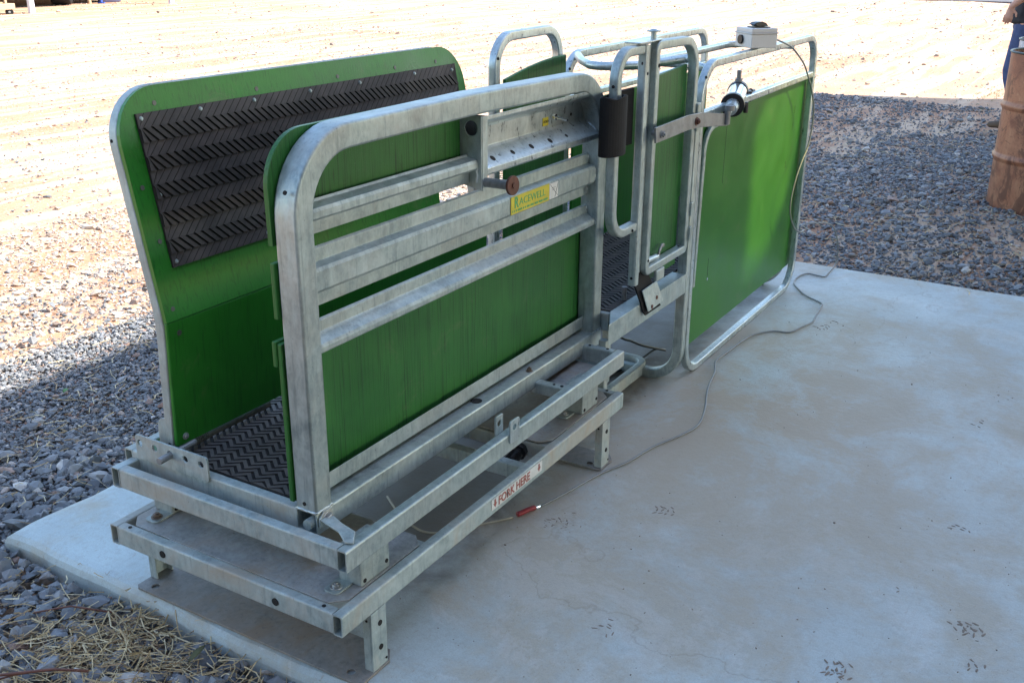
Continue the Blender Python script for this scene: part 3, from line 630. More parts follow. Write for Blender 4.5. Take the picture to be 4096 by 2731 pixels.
# box channel with round hole, peg
bm=BM(); plate(bm,[(.130,1.047),(.200,1.062),(.200,1.225),(.130,1.225)],[(.1585,1.1955,.0185)],(.7125,0,0),Y_,Z_,X,.0035)
box(bm,(.7162,.1285,1.046),(.7395,.1325,1.2245)); box(bm,(.7162,.1965,1.062),(.7395,.2,1.2245)); P_('box_channel',bm,GALV,.001)
bm=BM(); box(bm,(.7365,.1328,1.06),(.7392,.1962,1.224)); P_('box_channel_back',bm,STEEL)
bm=BM(); cyl(bm,(.728,.128,1.066),(.7195,.048,1.0695),.0115,18); pg=P_('peg',bm,STEEL)
bm=BM(); cyl(bm,(.7197,.0500,1.0694),(.7190,.0435,1.0697),.0235,28); cyl(bm,(.7190,.0435,1.0697),(.7188,.0405,1.0698),.007,6); P_('peg_disc',bm,RUST,.0008,pg)
# maker's plate
bm=BM(); xa,xb=.862,1.062; box(bm,(xa,.1360,.9545),(xb,.1376,1.0005)); mk=P_('name_plate',bm,YEL,0,label="yellow maker's sticker with green lettering")
text('R',.040,(xa+.016,.1357,.9705),X,Z_,LGREEN,mk,'lettering',sx=.85,font_off=.0012); text('ACEWELL',.0265,(xa+.041,.1357,.9735),X,Z_,LGREEN,mk,'lettering',sx=1.18)
bm=BM(); r=random.Random(3); x=xa+.006
while x<xb-.008:
    w=r.uniform(.003,.007); box(bm,(x,.1354,.9595),(x+w,.1359,.9650)); x+=w+r.choice([.0015,.0015,.005])
P_('small_print',bm,LGREEN,0,mk)
bm=BM(); box(bm,(xb+.002,.1361,.9555),(xb+.050,.1376,.9985)); ml=P_('white_sticker',bm,LWHITE,0,label='small scratched white sticker')
bm=BM(); 
for a,b in (((.004,.996),(.046,.96)),((.030,.958),(.047,.994)),((.012,.985),(.034,.9855)),((.014,.9795),(.030,.980))):
    bm=BM(); p=V(xb+.002+a[0],.1358,a[1]); q=V(xb+.002+b[0],.1358,b[1]); cyl(bm,p,q,.0005,5); P_('scratch',bm,INK,0,ml)
# right boards
def rboard(x0,x1,z0,z1,y=.1885,rad=None,m=GREEN_R,name='side_board',t=.011):
    bm=BM()
    if rad:
        pts=[(p.x,p.z) for p in fillet([(x0,0,z0),(x0,0,z1),(x1,0,z1),(x1,0,z0)],[0,rad,rad,0],10)]
    else: pts=[(x0,z0),(x0,z1),(x1,z1),(x1,z0)]
    plate(bm,pts,[],(0,y,0),X,Z_,Y_,t); return P_(name,bm,m,.0022)
rboard(.0570,.7115,1.050,1.2705,rad=None) if False else None
bm=BM(); pts=[(p.x,p.z) for p in fillet([(.0555,0,1.056),(.0525,0,1.273),(.71,0,1.277),(.71,0,1.056)],[0,.165,0,0],12)]
plate(bm,pts,[],(0,.1885,0),X,Z_,Y_,.0115); P_('side_board',bm,GREEN_R,.0022)
rboard(.0545,.110,.905,1.022); rboard(.0545,.108,.800,.856,.2015); rboard(.0565,1.372,.4935,.852)
bm=BM(); box(bm,(.112,.1640,.4925),(RAIL_END,.1670,.5300)); box(bm,(.112,.1672,.4925),(RAIL_END,.186,.4955)); P_('board_angle',bm,GALV,.0006)
# --- left hand (leaning) side
def yl(z): return .549+(z-.823)*.1935 if z>.823 else .549+(.823-z)*.045
Wn=V(0,.19,.982).normalized(); Nn=V(0,-.982,.19).normalized(); O_=V(0,.549,.823)
cor=fillet([(.080,0,-.002),(.080,0,.503),(1.385,0,.503),(1.385,0,.27),(1.30,0,.155),(1.155,0,.10),(1.142,0,.002)],[0,.115,.155,.05,.12,.04,0],8)
bm=BM(); plate(bm,[(p.x,p.z) for p in cor],[],O_,X,Wn,-Nn,.011); ub=P_('leaning_board',bm,GREEN,.003,label='upper green board leaning outwards')
bm=BM(); Wl=(V(0,yl(.515),.515)-V(0,.549,.819)); hl_=Wl.length; Wl.normalize(); Nl=X.cross(-Wl).normalized()
plate(bm,[(.080,.0),(1.405,.0),(1.405,hl_),(.080,hl_)],[],V(0,.549,.819),X,Wl,-Nl if Nl.y<0 else Nl,.011); lb=P_('lower_board',bm,GREEN,.003,label='lower upright green board')
bm=BM(); box(bm,(.09,.5615,.795),(1.37,.5755,.822)); P_('joint_batten',bm,GREEN_E)
bm=BM(); plate(bm,[(.085,-.006),(1.15,-.006),(1.15,.02),(.085,.02)],[],O_-Nn*.0112,X,Wn,-Nn,.004); P_('joint_batten',bm,GREEN_E)
# frame tube behind the boards
def bp(x,s): return O_+X*x+Wn*s-Nn*(.011+.0135)
lo=lambda x,z: V(x,yl(z)+.011+.0135,z)
path=[lo(.096,.478),lo(.096,.80)]+[bp(p.x,p.z) for p in fillet([(.096,0,.03),(.096,0,.491),(1.372,0,.491),(1.372,0,.03)],[0,.105,.14,0],10)]+[lo(1.372,.80),lo(1.372,.478)]
bm=BM(); sweep(bm,path,rectprof(.034,.027,.004,3),(0,-.985,.13)); tf=P_('leaning_frame',bm,GALV_D,smooth=True)
holes('drilled_hole',tf,[(lo(.0788,.515),X,.005),(bp(.081,.40)+V(0,.004,0),X,.0045)])
# rubber mat
Om=V(0,.549,.823)+X*.130+Wn*.112+Nn*.0005
wm=chevron(Om,X,Wn,Nn,1.213,.336,.0305,.0222,.0158,.006,-1,-1.05,.003,.45,.0205) ; wmat=P_('rubber_mat',wm,RUBBER_G,label='dark chevron rubber mat screwed to the leaning board'); wmat.data.materials.append(RUBBER_W)
for f in [(.012,.325),(.18,.325),(.35,.325),(.55,.325),(.75,.325),(1.0,.325),(1.19,.318),(.012,.16),(.012,.012),(.30,.012)]:
    c=Om+X*f[0]+Wn*f[1]+Nn*.004; bm=BM(); cyl(bm,c,c+Nn*.003,.0055,14,.004); cyl(bm,c+Nn*.003,c+Nn*.0045,.003,8); P_('screw',bm,GALV,0,wmat)
for x,s in [(.19,.465),(.50,.462),(.80,.462),(1.05,.462),(1.25,.462),(.105,.295),(.115,.175),(.105,.025),(.45,.02),(.9,.02)]:
    c=O_+X*x+Wn*s; bm=BM(); cyl(bm,c,c+Nn*.0012,.0055,14); P_('screw',bm,SCREW,0,ub)
for x,z in [(.112,.79),(.455,.79),(.9,.79)]:
    c=V(x,yl(z),z); bm=BM(); cyl(bm,c,c+V(0,-.0015,0),.0065,14); P_('screw',bm,SCREW,0,lb)
bolt(lb,(.105,yl(.532)-.0005,.534),V(0,-1,0),.006,.004); bolt(lb,(.50,yl(.54)-.0005,.538),V(0,-1,0),.0045,.004,RUSTY_BOLT)

# ================================================================== DRAFTING UNIT
DU=thing('drafting_gate_unit',(2.3,.31,Z0),'long galvanised sheep drafting unit with green panels behind the weigh crate','drafting unit')
def Q_(name,bm,m,bevel=0,parent=DU,smooth=False,label=None): return obj(name,bm,m,parent,bevel,smooth,label)
y4=.053; yt=y4+.0135
# right end panel frame (loop)
pth=fillet([(1.972,yt,.1295),(1.960,yt,1.236),(3.285,yt,1.240),(3.285,yt,.1295)],[.115,.115,.10,.12],10,closed=True)
bm=BM(); sweep(bm,pth,rectprof(.027,.027,.0045,3),(0,1,0),closed=True); pf=Q_('side_panel_frame',bm,GALV_B,smooth=True)
holes('drilled_hole',pf,[((1.968,y4-.0003,1.198),V(-.3,-1,.3),.005)])
bm=BM(); rhs(bm,(1.985,yt+.002,1.071),(3.271,yt+.002,1.083),.027,.025,(0,1,0),.005); Q_('panel_rail',bm,GALV_B)
bm=BM(); plate(bm,[(1.985,.213),(3.325,.213),(3.325,1.078),(1.985,1.066)],[],(0,y4+.034,0),X,Z_,Y_,.006); pb_=Q_('side_panel',bm,GREEN_P,.001,label='bright green sheet panel catching the light')
bm=BM(); cyl(bm,(2.215,y4+.0338,.43),(2.215,y4+.0325,.43),.0055,14); Q_('screw',bm,CHROME,0,pb_)
bm=BM(); plate(bm,[(2.2135,.438),(2.2155,.438),(2.2165,.51),(2.2145,.51)],[],(0,y4+.0338,0),X,Z_,V(0,-1,0),.0004)
Q_('scratch',bm,INK,0,pb_); bm=BM(); plate(bm,[(2.3,.78),(2.302,.78),(2.306,1.05),(2.304,1.05)],[],(0,y4+.0338,0),X,Z_,V(0,-1,0),.0004)
Q_('scratch',bm,INK,0,pb_)
for x,z in ((3.15,.93),(3.14,.86),(3.09,.70)):
    bm=BM(); plate(bm,[(x,z),(x+.002,z),(x+.003,z+.03),(x+.001,z+.03)],[],(0,y4+.0338,0),X,Z_,V(0,-1,0),.0004); Q_('scratch',bm,INK,0,pb_)
bm=BM(); sweep(bm,fillet([(2.22,.0765,1.020),(2.058,.0765,1.012),(2.035,.0765,.45)],[0,.10,0],9),rectprof(.02,.016,.004),(0,1,0)); Q_('panel_inner_frame',bm,GALV,smooth=True)
# U shaped bearer loop under the floor, x = const
bm=BM(); sweep(bm,fillet([(1.932,.072,1.12),(1.932,.072,.1305),(1.932,.575,.1305),(1.932,.575,1.12)],[0,.115,.115,0],10),rectprof(.036,.034,.005,3),(1,0,0)); Q_('bearer_loop',bm,GALV,smooth=True)
bm=BM(); sweep(bm,fillet([(3.24,.105,1.0),(3.24,.105,.1305),(3.24,.56,.1305),(3.24,.56,1.0)],[0,.115,.115,0],10),rectprof(.03,.03,.005,3),(1,0,0)); Q_('bearer_loop',bm,GALV,smooth=True)
# skid loop + stub legs
bm=BM(); sweep(bm,fillet([(1.34,.215,.139),(1.985,.215,.139),(1.985,.52,.139),(1.34,.52,.139)],.06,8,closed=True),rectprof(.028,.045,.005,2),(0,0,1),closed=True)
Q_('skid_loop',bm,GALV_D,smooth=True)
for p in ((1.345,.09),(1.345,.55),(1.70,.25),(1.70,.5)):
    bm=BM(); rhs(bm,(p[0],p[1],.162 if p[0]>1.5 else Z0+.001),(p[0],p[1],.466),.026,.026,(0,1,0),.004); Q_('floor_leg',bm,GALV_D)
# floor beams
bm=BM(); plate(bm,[(1.297,.0525),(1.908,.0525),(1.908,.1045),(1.409,.1045)],[],(0,0,.467),X,Y_,Z_,.069); Q_('floor_beam',bm,GALV,.003)
bm=BM(); rhs(bm,(1.412,.565,.501),(1.908,.565,.501),.068,.04,(0,1,0),.004)
rhs(bm,(1.42,.1055,.50),(1.42,.544,.50),.06,.03,(1,0,0),.004); rhs(bm,(3.20,.12,.50),(3.20,.544,.50),.06,.03,(1,0,0),.004); rhs(bm,(1.95,.545,.50),(3.19,.545,.50),.05,.03,(0,1,0),.004); rhs(bm,(1.95,.12,.50),(3.19,.12,.50),.05,.03,(0,1,0),.004); Q_('floor_beam',bm,GALV_D)
bm=BM(); box(bm,(1.44,.108,.512),(3.18,.54,.526)); Q_('floor_board',bm,GREEN_E,.001)
fmo=Q_('floor_mat',chevron((1.42,.104,.5265),X,Y_,Z_,1.76,.438,.0315,.024,.0155,.005,-1,.8,.003),RUBBER_G); fmo.data.materials.append(RUBBER_F)
# left frames
yL=.572
bm=BM(); sweep(bm,fillet([(1.475,yL,.47),(1.478,yL,1.332),(1.893,yL,1.338),(1.893,yL,.47)],[0,.10,.09,0],10),rectprof(.030,.030,.005,3),(0,1,0)); e1=Q_('left_hoop',bm,GALV_B,smooth=True)
holes('drilled_hole',e1,[((1.476,yL-.0155,1.27),V(-.3,-1,.2),.005)])
bm=BM(); pts=[(1.500,.535),(1.500,1.205)]+[(1.500+.405*f,1.205+.045*math.sin(f*1.6)) for f in (.2,.4,.6,.8,1.0)]+[(1.905,.535)]
plate(bm,pts,[],(0,.543,0),X,Z_,Y_,.012); Q_('left_hoop_board',bm,GREEN_R,.003)
pth=fillet([(1.955,yL,.1305),(1.955,yL,1.240),(3.300,yL,1.248),(3.300,yL,.1305)],[.10,.115,.09,.10],10,closed=True)
bm=BM(); sweep(bm,pth,rectprof(.028,.028,.0045,3),(0,1,0),closed=True); e2=Q_('left_panel_frame',bm,GALV_B,smooth=True)
holes('drilled_hole',e2,[((1.958,yL-.0145,1.195),V(-.3,-1,.3),.005)])
bm=BM(); rhs(bm,(1.972,yL,1.090),(3.284,yL,1.098),.022,.026,(0,1,0),.004); Q_('panel_rail',bm,GALV_B)
bm=BM(); plate(bm,[(1.968,.532),(3.284,.532),(3.284,1.083),(1.968,1.074)],[],(0,.5415,0),X,Z_,Y_,.010); lpb=Q_('left_panel',bm,GREEN,.002)
bm=BM(); box(bm,(2.79,.529,.54),(2.815,.5405,1.06)); Q_('panel_batten',bm,GREEN,.001,lpb)
bolt(lpb,(2.84,.541,1.035),V(0,-1,0),.008,.008,RUSTY_BOLT); bolt(lpb,(2.84,.541,.98),V(0,-1,0),.007,.006,RUSTY_BOLT)
# top loops over the race
bm=BM(); sweep(bm,fillet([(2.03,.566,1.2365),(1.86,.46,1.238),(1.69,.33,1.240),(1.80,.215,1.242),(1.90,.095,1.262),(1.885,.075,1.262)],[0,.2,.07,.15,.02,0],7),circprof(.014,12)); Q_('top_loop',bm,GALV_B,smooth=True)
bm=BM(); sweep(bm,fillet([(2.02,.066,1.2205),(2.10,.17,1.2205),(2.11,.325,1.2205),(2.45,.325,1.2205),(2.90,.32,1.2225),(2.98,.24,1.2235),(2.97,.066,1.2235)],[0,.08,.07,0,.08,.06,0],7),rectprof(.026,.026,.008,3),(0,0,1)); Q_('top_loop',bm,GALV_B,smooth=True)
# front gate : D hoop with sleeve + post, and panel hoop
yg=y4+.018
bm=BM(); sweep(bm,fillet([(1.474,yg,1.324),(1.315,yg,1.324),(1.315,yg,.800),(1.4745,yg,.800)],[0,.105,.085,0],10),rectprof(.027,.030,.006,3),(0,1,0)); dh=Q_('gate_hoop',bm,GALV,smooth=True)
holes('drilled_hole',dh,[((1.3012,yg,1.236),V(-1,0,.15),.0048),((1.452,yg-.0172,1.287),Y_,.0045),((1.440,yg-.0172,.796),Y_,.0045)])
bm=BM(); rhs(bm,(1.490,.0665,.609),(1.490,.0665,1.335),.028,.028,(0,1,0),.006); ps=Q_('gate_post',bm,GALV)
holes('drilled_hole',ps,[((1.4757,.0665,.633),X,.0045),((1.490,.0523,1.255),Y_,.0045)])
bm=BM(); pth=fillet([(1.571,.069,.631),(1.571,.069,1.328),(1.891,.069,1.325),(1.891,.069,.631)],[.012,.02,.095,.012],8,closed=True)
sweep(bm,pth,rectprof(.027,.030,.0045,2),(0,1,0),closed=True); gp=Q_('gate_panel_frame',bm,GALV,smooth=True)
holes('drilled_hole',gp,[((1.595,.069,.6450),Z_,.004),((1.86,.069,.6450),Z_,.004),((1.571,.0537,.668),Y_,.0045),((1.575,.0537,1.27),Y_,.006)])
bm=BM(); plate(bm,[(1.582,.575),(1.880,.575),(1.880,1.2460),(1.582,1.2300)],[],(0,.0865,0),X,Z_,Y_,.010); Q_('gate_panel',bm,GREEN_R,.002)
bm=BM(); rhs(bm,(1.5305,.082,.63),(1.5305,.082,1.330),.050,.020,(0,1,0),.004); Q_('gate_channel',bm,GALV)
bm=BM(); plate(bm,[(1.43,.052),(1.52,.052),(1.605,.060),(1.615,.085),(1.60,.102),(1.43,.102)],[],(0,0,1.3420),X,Y_,Z_,.004); Q_('top_plate',bm,GALV_B,.001)
bm=BM(); cyl(bm,(1.578,.078,1.3250),(1.578,.078,1.368),.0085,14); cyl(bm,(1.578,.078,1.3660),(1.578,.078,1.3695),.021,22); cyl(bm,(1.578,.078,1.3695),(1.578,.078,1.374),.017,22,.006); Q_('gate_pin',bm,GALV,smooth=False)
# rubber sleeve rolled round the hoop, with the flap running to the post
bm=BM(); n=26; out=[];inn=[]
for i in range(n+1):
    a=math.radians(-52+ (360-60)*i/n); rx,ry=.060,.032; cx,cy=1.290,.062
    out.append((cx+rx*math.cos(a),cy-ry*math.sin(a)))
    inn.append((cx+(rx-.007)*math.cos(a),cy-(ry-.007)*math.sin(a)))
flap=[(1.345,.098),(1.46,.104)]
o2=out+[(1.40,.090),(1.474,.0845)]; i2=inn+[(1.395,.097),(1.474,.0915)]
pts=o2+i2[::-1]; 
fr=[bm.verts.new((x,y,1.050)) for x,y in pts]; to=[bm.verts.new((x,y,1.212+.004*math.sin(i*.7))) for i,(x,y) in enumerate(pts)]; m_=len(pts); h=len(o2)
for i in range(m_): bm.faces.new((fr[i],fr[(i+1)%m_],to[(i+1)%m_],to[i]))
for r_ in (fr,to):
    for i in range(h-1): bm.faces.new((r_[i],r_[i+1],r_[m_-2-i],r_[m_-1-i]))
slv=Q_('rubber_sleeve',bm,RUBBER,.001)
for z in (1.195,1.158,1.122,1.086,1.062):
    bm=BM(); cyl(bm,(1.343,.052,z),(1.346,.046,z),.0045,12,.0035); Q_('rivet',bm,STEEL,0,slv)
# hinge tabs on bearer loop
for z in (1.075,1.03,.745,.66):
    bm=BM(); box(bm,(1.898,.046,z),(1.922,.054,z+.045)); Q_('hinge_tab',bm,GALV,.002)
# lever bar + pivot bolts
bm=BM(); plate(bm,[(1.503,1.099),(1.755,1.1035),(1.87,1.098),(2.125,1.062),(2.128,1.020),(1.875,1.050),(1.76,1.056),(1.512,1.052)],[],(0,.030,0),X,Z_,V(0,-1,0),.007); lv=Q_('lever_arm',bm,STEEL,.0012)
bolt(lv,(1.55,.0225,1.074),V(0,-1,0),.0085,.007,STEEL); bolt(lv,(1.83,.0225,1.075),V(0,-1,0),.0095,.007,RUST)
bm=BM(); cyl(bm,(1.55,.03,1.074),(1.55,.054,1.074),.008,12); cyl(bm,(1.83,.03,1.075),(1.83,.054,1.075),.009,12); Q_('pivot_pin',bm,STEEL,0,lv)
# air cylinder
A0=V(2.105,.012,1.068); A1=V(2.50,.120,1.100); ax=(A1-A0).normalized()
bm=BM(); cyl(bm,A0+V(0,.006,-.040),A0+V(0,.006,.016),.0105,16); cyl(bm,A0+V(0,0,.008),A0+V(0,0,.026),.017,20); Q_('rod_eye',bm,STEEL,.001)
bm=BM(); cyl(bm,A0,A0+ax*.15,.007,14); cyl(bm,A0+ax*.05,A0+ax*.125,.021,24,.025); ac=Q_('air_cylinder',bm,GALV_B,.001,label='polished pneumatic cylinder on the lever arm')
bm=BM(); cyl(bm,A0+ax*.12,A0+ax*.145,.042,32); Q_('end_cap',bm,BLACK_P,.002,ac); bm=BM(); cyl(bm,A0+ax*.34,A0+ax*.372,.039,32); Q_('end_cap',bm,plain('dark alloy cap',(.1,.1,.11),.4,.7,.3,30,.1),.002,ac)
bm=BM(); cyl(bm,A0+ax*.145,A0+ax*.34,.036,36); Q_('cylinder_barrel',bm,CHROME,0,ac,smooth=False)
bm=BM(); e=A0+ax*.355; cyl(bm,e+V(0,0,.025),e+V(0,0,.048),.0135,14); cyl(bm,e+V(0,0,.045),e+V(0,0,.078),.0085,14); Q_('air_fitting',bm,STEEL,.001,ac)
for off in (.155,.345):
    e=A0+ax*off+V(.022,-.02,-.006); bm=BM(); cyl(bm,e,e+V(.018,-.014,0),.0085,14); cyl(bm,e+V(.018,-.014,.008),e+V(.018,-.014,-.030),.0085,14); Q_('air_fitting',bm,BLACK_P,.001,ac)
e=A0+ax*.345+V(.03,-.02,.0); bm=BM(); cyl(bm,e,e+V(.085,-.004,-.004),.006,12); cyl(bm,e+V(.05,-.002,-.002),e+V(.058,-.002,-.003),.0095,12); Q_('air_fitting',bm,BLACK_P,.001,ac)
bm=BM(); rhs(bm,(2.40,.100,1.068),(2.50,.130,1.080),.02,.03,(0,1,0),.003); Q_('cylinder_bracket',bm,STEEL,.001)
# latch : rubber flap with steel plate, spring and hook
rotl=Matrix.Rotation(math.radians(-10),3,'X')
bm=BM(); 
def strip(pts,y0,w,t):
    a=[bm.verts.new(p) for p in pts]
for s in (0,1):
    pass
prof=[(.078,.655),(.070,.625),(.060,.590),(.048,.545),(.043,.510),(.040,.495)]
ring=[]
for x in (1.478,1.588):
    o_=[bm.verts.new((x+(.066*i/5 if x<1.5 else .078*i/5),y,z-(0 if x<1.5 else .0))) for i,(y,z) in enumerate(prof)]
    q_=[bm.verts.new((v.co.x,v.co.y+.006,v.co.z)) for v in o_]; ring.append((o_,q_))
for s in (0,1):
    for i in range(5): bm.faces.new((ring[0][s][i],ring[0][s][i+1],ring[1][s][i+1],ring[1][s][i]))
for e_ in (0,1):
    for i in range(5): bm.faces.new((ring[e_][0][i],ring[e_][0][i+1],ring[e_][1][i+1],ring[e_][1][i]))
for i in (0,5): bm.faces.new((ring[0][0][i],ring[1][0][i],ring[1][1][i],ring[0][1][i]))
fl=Q_('rubber_flap',bm,RUBBER,.001)
bm=BM(); plate(bm,[(1.520,.583),(1.632,.586),(1.666,.512),(1.545,.508)],[],(0,0,0),V(1,0,0),V(0,0,1),V(0,-1,0),.004)
for v in bm.verts: v.co.y+=.036+(v.co.z-.51)*.18
fp_=Q_('flap_plate',bm,GALV_D,.0015,fl); 
bm=BM(); disc(bm,(1.618,.0375,.534),Y_,.008,.002); disc(bm,(1.574,.0335,.517),Y_,.007,.002); Q_('rust_hole',bm,RUST,0,fp_)
bm=BM(); box(bm,(1.640,.050,.578),(1.705,.064,.617)); Q_('latch_block',bm,GALV_D,.005)
bm=BM(); 
for k in range(16): cyl(bm,(1.60+k*.0055,.075,.656-k*.0004),(1.6045+k*.0055,.075,.656-k*.0004),.0105,14)
Q_('latch_spring',bm,GALV_B)
bm=BM(); sweep(bm,fillet([(1.690,.072,.640),(1.696,.070,.668),(1.715,.070,.684),(1.728,.070,.680)],[0,.02,.01,0],5),rectprof(.012,.008,.003),(0,1,0)); Q_('latch_hook',bm,STEEL)
bm=BM(); cyl(bm,(1.545,.12,.532),(1.545,.12,.578),.0085,14); Q_('stop_pin',bm,STEEL,.001)
bm=BM(); sweep(bm,crv([(1.62,.30,.44),(1.80,.25,.30),(1.90,.245,.25),(2.0,.24,.20),(2.12,.20,.150),(2.15,.25,.135),(2.05,.27,.122),(1.90,.29,.121),(1.70,.36,.13)],6),circprof(.0045,8)); Q_('air_hose',bm,CABLE_K,smooth=True)

# ================================================================== CONTROL BOX & CABLE
bx=thing('switch_box',(2.47,.05,1.2545),'small pale grey switch box with black rocker sitting on the top rail','control box')
bl=V(2.424,.062,1.256); brr=V(2.506,-.0075,1.256); Ux=(brr-bl).normalized(); Uy=V(-Ux.y,Ux.x,0); wB=(brr-bl).length; dB=.115
def obox(bm,u0,u1,v0,v1,z0,z1,rot=0):
    vs=[bm.verts.new(bl+Ux*u+Uy*v_+V(0,0,z-1.256)) for z in (z0,z1) for u,v_ in ((u0,v0),(u1,v0),(u1,v1),(u0,v1))]
    for f in ((0,1,2,3),(4,5,6,7),(0,1,5,4),(1,2,6,5),(2,3,7,6),(3,0,4,7)): bm.faces.new([vs[i] for i in f])
bm=BM(); obox(bm,0,wB,0,dB,1.2545,1.304); obj('box_base',bm,WHITE_P,bx,.003)
bm=BM(); obox(bm,-.0035,wB+.0035,-.0035,dB+.0035,1.3042,1.3090); obox(bm,.0005,wB-.0005,.0005,dB-.0005,1.3092,1.3235); obj('box_lid',bm,WHITE_P,bx,.003)
bm=BM(); obox(bm,.028,.092,.028,.085,1.3237,1.3275); rk=obj('switch_base',bm,BLACK_P,bx,.001)
bm=BM(); prf=[(.026,1.3345),(.040,1.3435),(.060,1.3455),(.078,1.3400),(.088,1.3290),(.040,1.3285),(.036,1.3335)]
plate(bm,[(u,z-1.256) for u,z in prf],[],bl+Uy*.035,Ux,Z_,Uy,.040); obj('rocker_switch',bm,BLACK_P,bx,.0015)
bm=BM(); c=bl+Uy*.070+V(0,0,.026); cyl(bm,c-Ux*.001,c-Ux*.0085,.0165,22); obj('blanking_plug',bm,BLACK_P,bx,.001)
c=bl+Ux*wB+Uy*.04+V(0,0,.028); bm=BM(); cyl(bm,c,c+Ux*.014,.008,14); obj('cable_entry',bm,BLACK_P,bx,.001)
zc_=Z0+.005
g3=[(3.72,-.03),(3.545,-.04),(3.493,-.038),(3.499,.006),(3.502,.042),(3.444,.067),(3.334,.06),(3.25,.018),(3.156,-.051),(3.092,-.136),(3.03,-.149),(2.891,-.165),(2.817,-.172),(2.742,-.153),(2.67,-.137),(2.641,-.117),(2.626,-.066),(2.547,-.012),(2.442,.005),(2.314,.012),(2.207,.019),(2.154,.007),(2.081,-.019),(1.968,-.042),(1.876,-.067),(1.751,-.108),(1.626,-.135),(1.532,-.12),(1.393,-.074),(1.255,-.048),(1.15,-.011),(.989,.022),(.880,.048)]
pts=[c+Ux*.012]+[V(a,.02,b) for a,b in ((2.712,1.253),(2.806,1.229),(2.917,1.185),(2.994,1.148),(3.054,1.104),(3.129,1.044),(3.164,1.004),(3.195,.96),(3.21,.885),(3.18,.794),(3.101,.733),(3.028,.657),(2.995,.574),(3.017,.51),(3.104,.437),(3.194,.40))]
pts+=[V(3.30,.03,.385),V(3.40,.06,.355),V(3.37,.07,.372),V(3.42,.055,.385),V(3.48,.02,.38),V(3.56,.0,.365),V(3.63,-.02,.335),V(3.68,-.03,.28),V(3.71,-.035,.22),V(3.735,-.035,.16)]+[V(a,b,zc_) for a,b in g3]
bm=BM(); sweep(bm,crv(pts,5),circprof(.0036,8)); cb=obj('cable',bm,CABLE,smooth=True); tag(cb,'long grey cable looping down from the switch box and across the concrete','cable')
bm=BM(); sweep(bm,crv([(.79,.083,zc_),(.74,.118,zc_),(.70,.149,zc_),(.65,.18,zc_),(.617,.209,zc_),(.60,.26,zc_),(.62,.34,zc_+.01),(.70,.45,zc_)],5),circprof(.0032,8)); obj('cable_tail',bm,plain('dull cream cable',(.36,.33,.26),.5),cb,smooth=True)
bm=BM(); sweep(bm,[V(.880,.048,zc_+.002),V(.868,.053,zc_+.002)],circprof(.0045,8)); obj('cable_collar',bm,CHROME,cb)
bm=BM(); r=random.Random(2); sweep(bm,crv([(.862,.055,zc_+.004),(.845,.060,zc_+.006),(.820,.070,zc_+.005),(.805,.077,zc_+.004)],4),[(.0085*math.cos(a)*(1+.15*math.sin(3*a)),.0075*math.sin(a)) for a in [k*math.pi/6 for k in range(12)]]); obj('red_tape_joint',bm,RED,cb,smooth=True)
# ================================================================== DRUMS, PERSON, FAR YARD
def lathe(bm,prof,c,seg=56):
    rings=[[bm.verts.new((c[0]+r*math.cos(2*math.pi*k/seg),c[1]+r*math.sin(2*math.pi*k/seg),z)) for k in range(seg)] for r,z in prof]
    for a,b in zip(rings,rings[1:]):
        for k in range(seg): bm.faces.new((a[k],a[(k+1)%seg],b[(k+1)%seg],b[k]))
def drum(name,c,z0,z1,R,m,label,rim=None):
    t=thing(name,(c[0],c[1],z0),label,'drum'); h=z1-z0; g=R*.035; pr=[(.001,z0+.02),(R-.01,z0+.02),(R-.008,z0+.002),(R+.004,z0),(R+.006,z0+.012),(R,z0+.022)]
    for f in (.34,.665):
        zc=z0+h*f; pr+=[(R,zc-.030),(R+.004,zc-.02),(R+.013,zc-.006),(R+.013,zc+.006),(R+.004,zc+.02),(R,zc+.030)]
    pr+=[(R,z1-.018)]
    inn=[(R-.004,z1-.012),(R-.004,z0+.06),(.001,z0+.055)]
    bm=BM(); lathe(bm,pr+inn,c); obj('drum_body',bm,m,t,smooth=True)
    bm=BM(); tor=[(R+.001+.007*math.cos(a),z1-.008+.007*math.sin(a)) for a in [2*math.pi*k/10 for k in range(11)]]; lathe(bm,tor,c); obj('drum_rim',bm,rim or m,t,smooth=True); return t
def drummat(name,a,b,sc):
    m,nt,p=mat(name); v=coords(nt,(1,1,.35)); n1=noise(nt,v,5,7,.7,1); n2=noise(nt,coords(nt,(1,1,4)),14,5,.7,.6); n3=noise(nt,coords(nt),3,5,.6)
    col=mix(nt,ramp(nt,n1,[(.35,0),(.62,1)]),a,b); col=mix(nt,ramp(nt,n2,[(.6,0),(.68,.6)]),col,sc); col=mix(nt,ramp(nt,n3,[(.52,0),(.60,.8)]),col,(.16,.055,.03))
    lk(nt,col,p.inputs['Base Color']); p.inputs['Roughness'].default_value=.5; p.inputs['Metallic'].default_value=.15; n5=noise(nt,coords(nt,(1,1,.5)),11,8,.8,.8); col=mix(nt,ramp(nt,n5,[(.52,0),(.58,.75)]),col,sc); col=mix(nt,ramp(nt,n5,[(.36,.55),(.42,0)]),col,(.42,.22,.12)); lk(nt,col,p.inputs['Base Color']); bump(nt,p,n5,.4,.003); return m
DR=drummat('rusty red drum steel',(.25,.085,.04),(.36,.17,.09),(.09,.035,.02)); DB=drummat('pale blue drum steel',(.3,.34,.42),(.42,.45,.5),(.12,.1,.1))
RIM=plain('dark drum rim',(.08,.09,.08),.45,.5,.3,30,.1)
drum('oil_drum',(5.87,-.735),GZ-.01,1.020,.295,DR,'rusty orange ribbed steel drum nearest the machine at the right edge',RIM)
drum('oil_drum',(7.36,-.62),GZ-.01,.985,.295,DB,'pale blue and white drum with a dark rim behind the rusty drum',RIM)
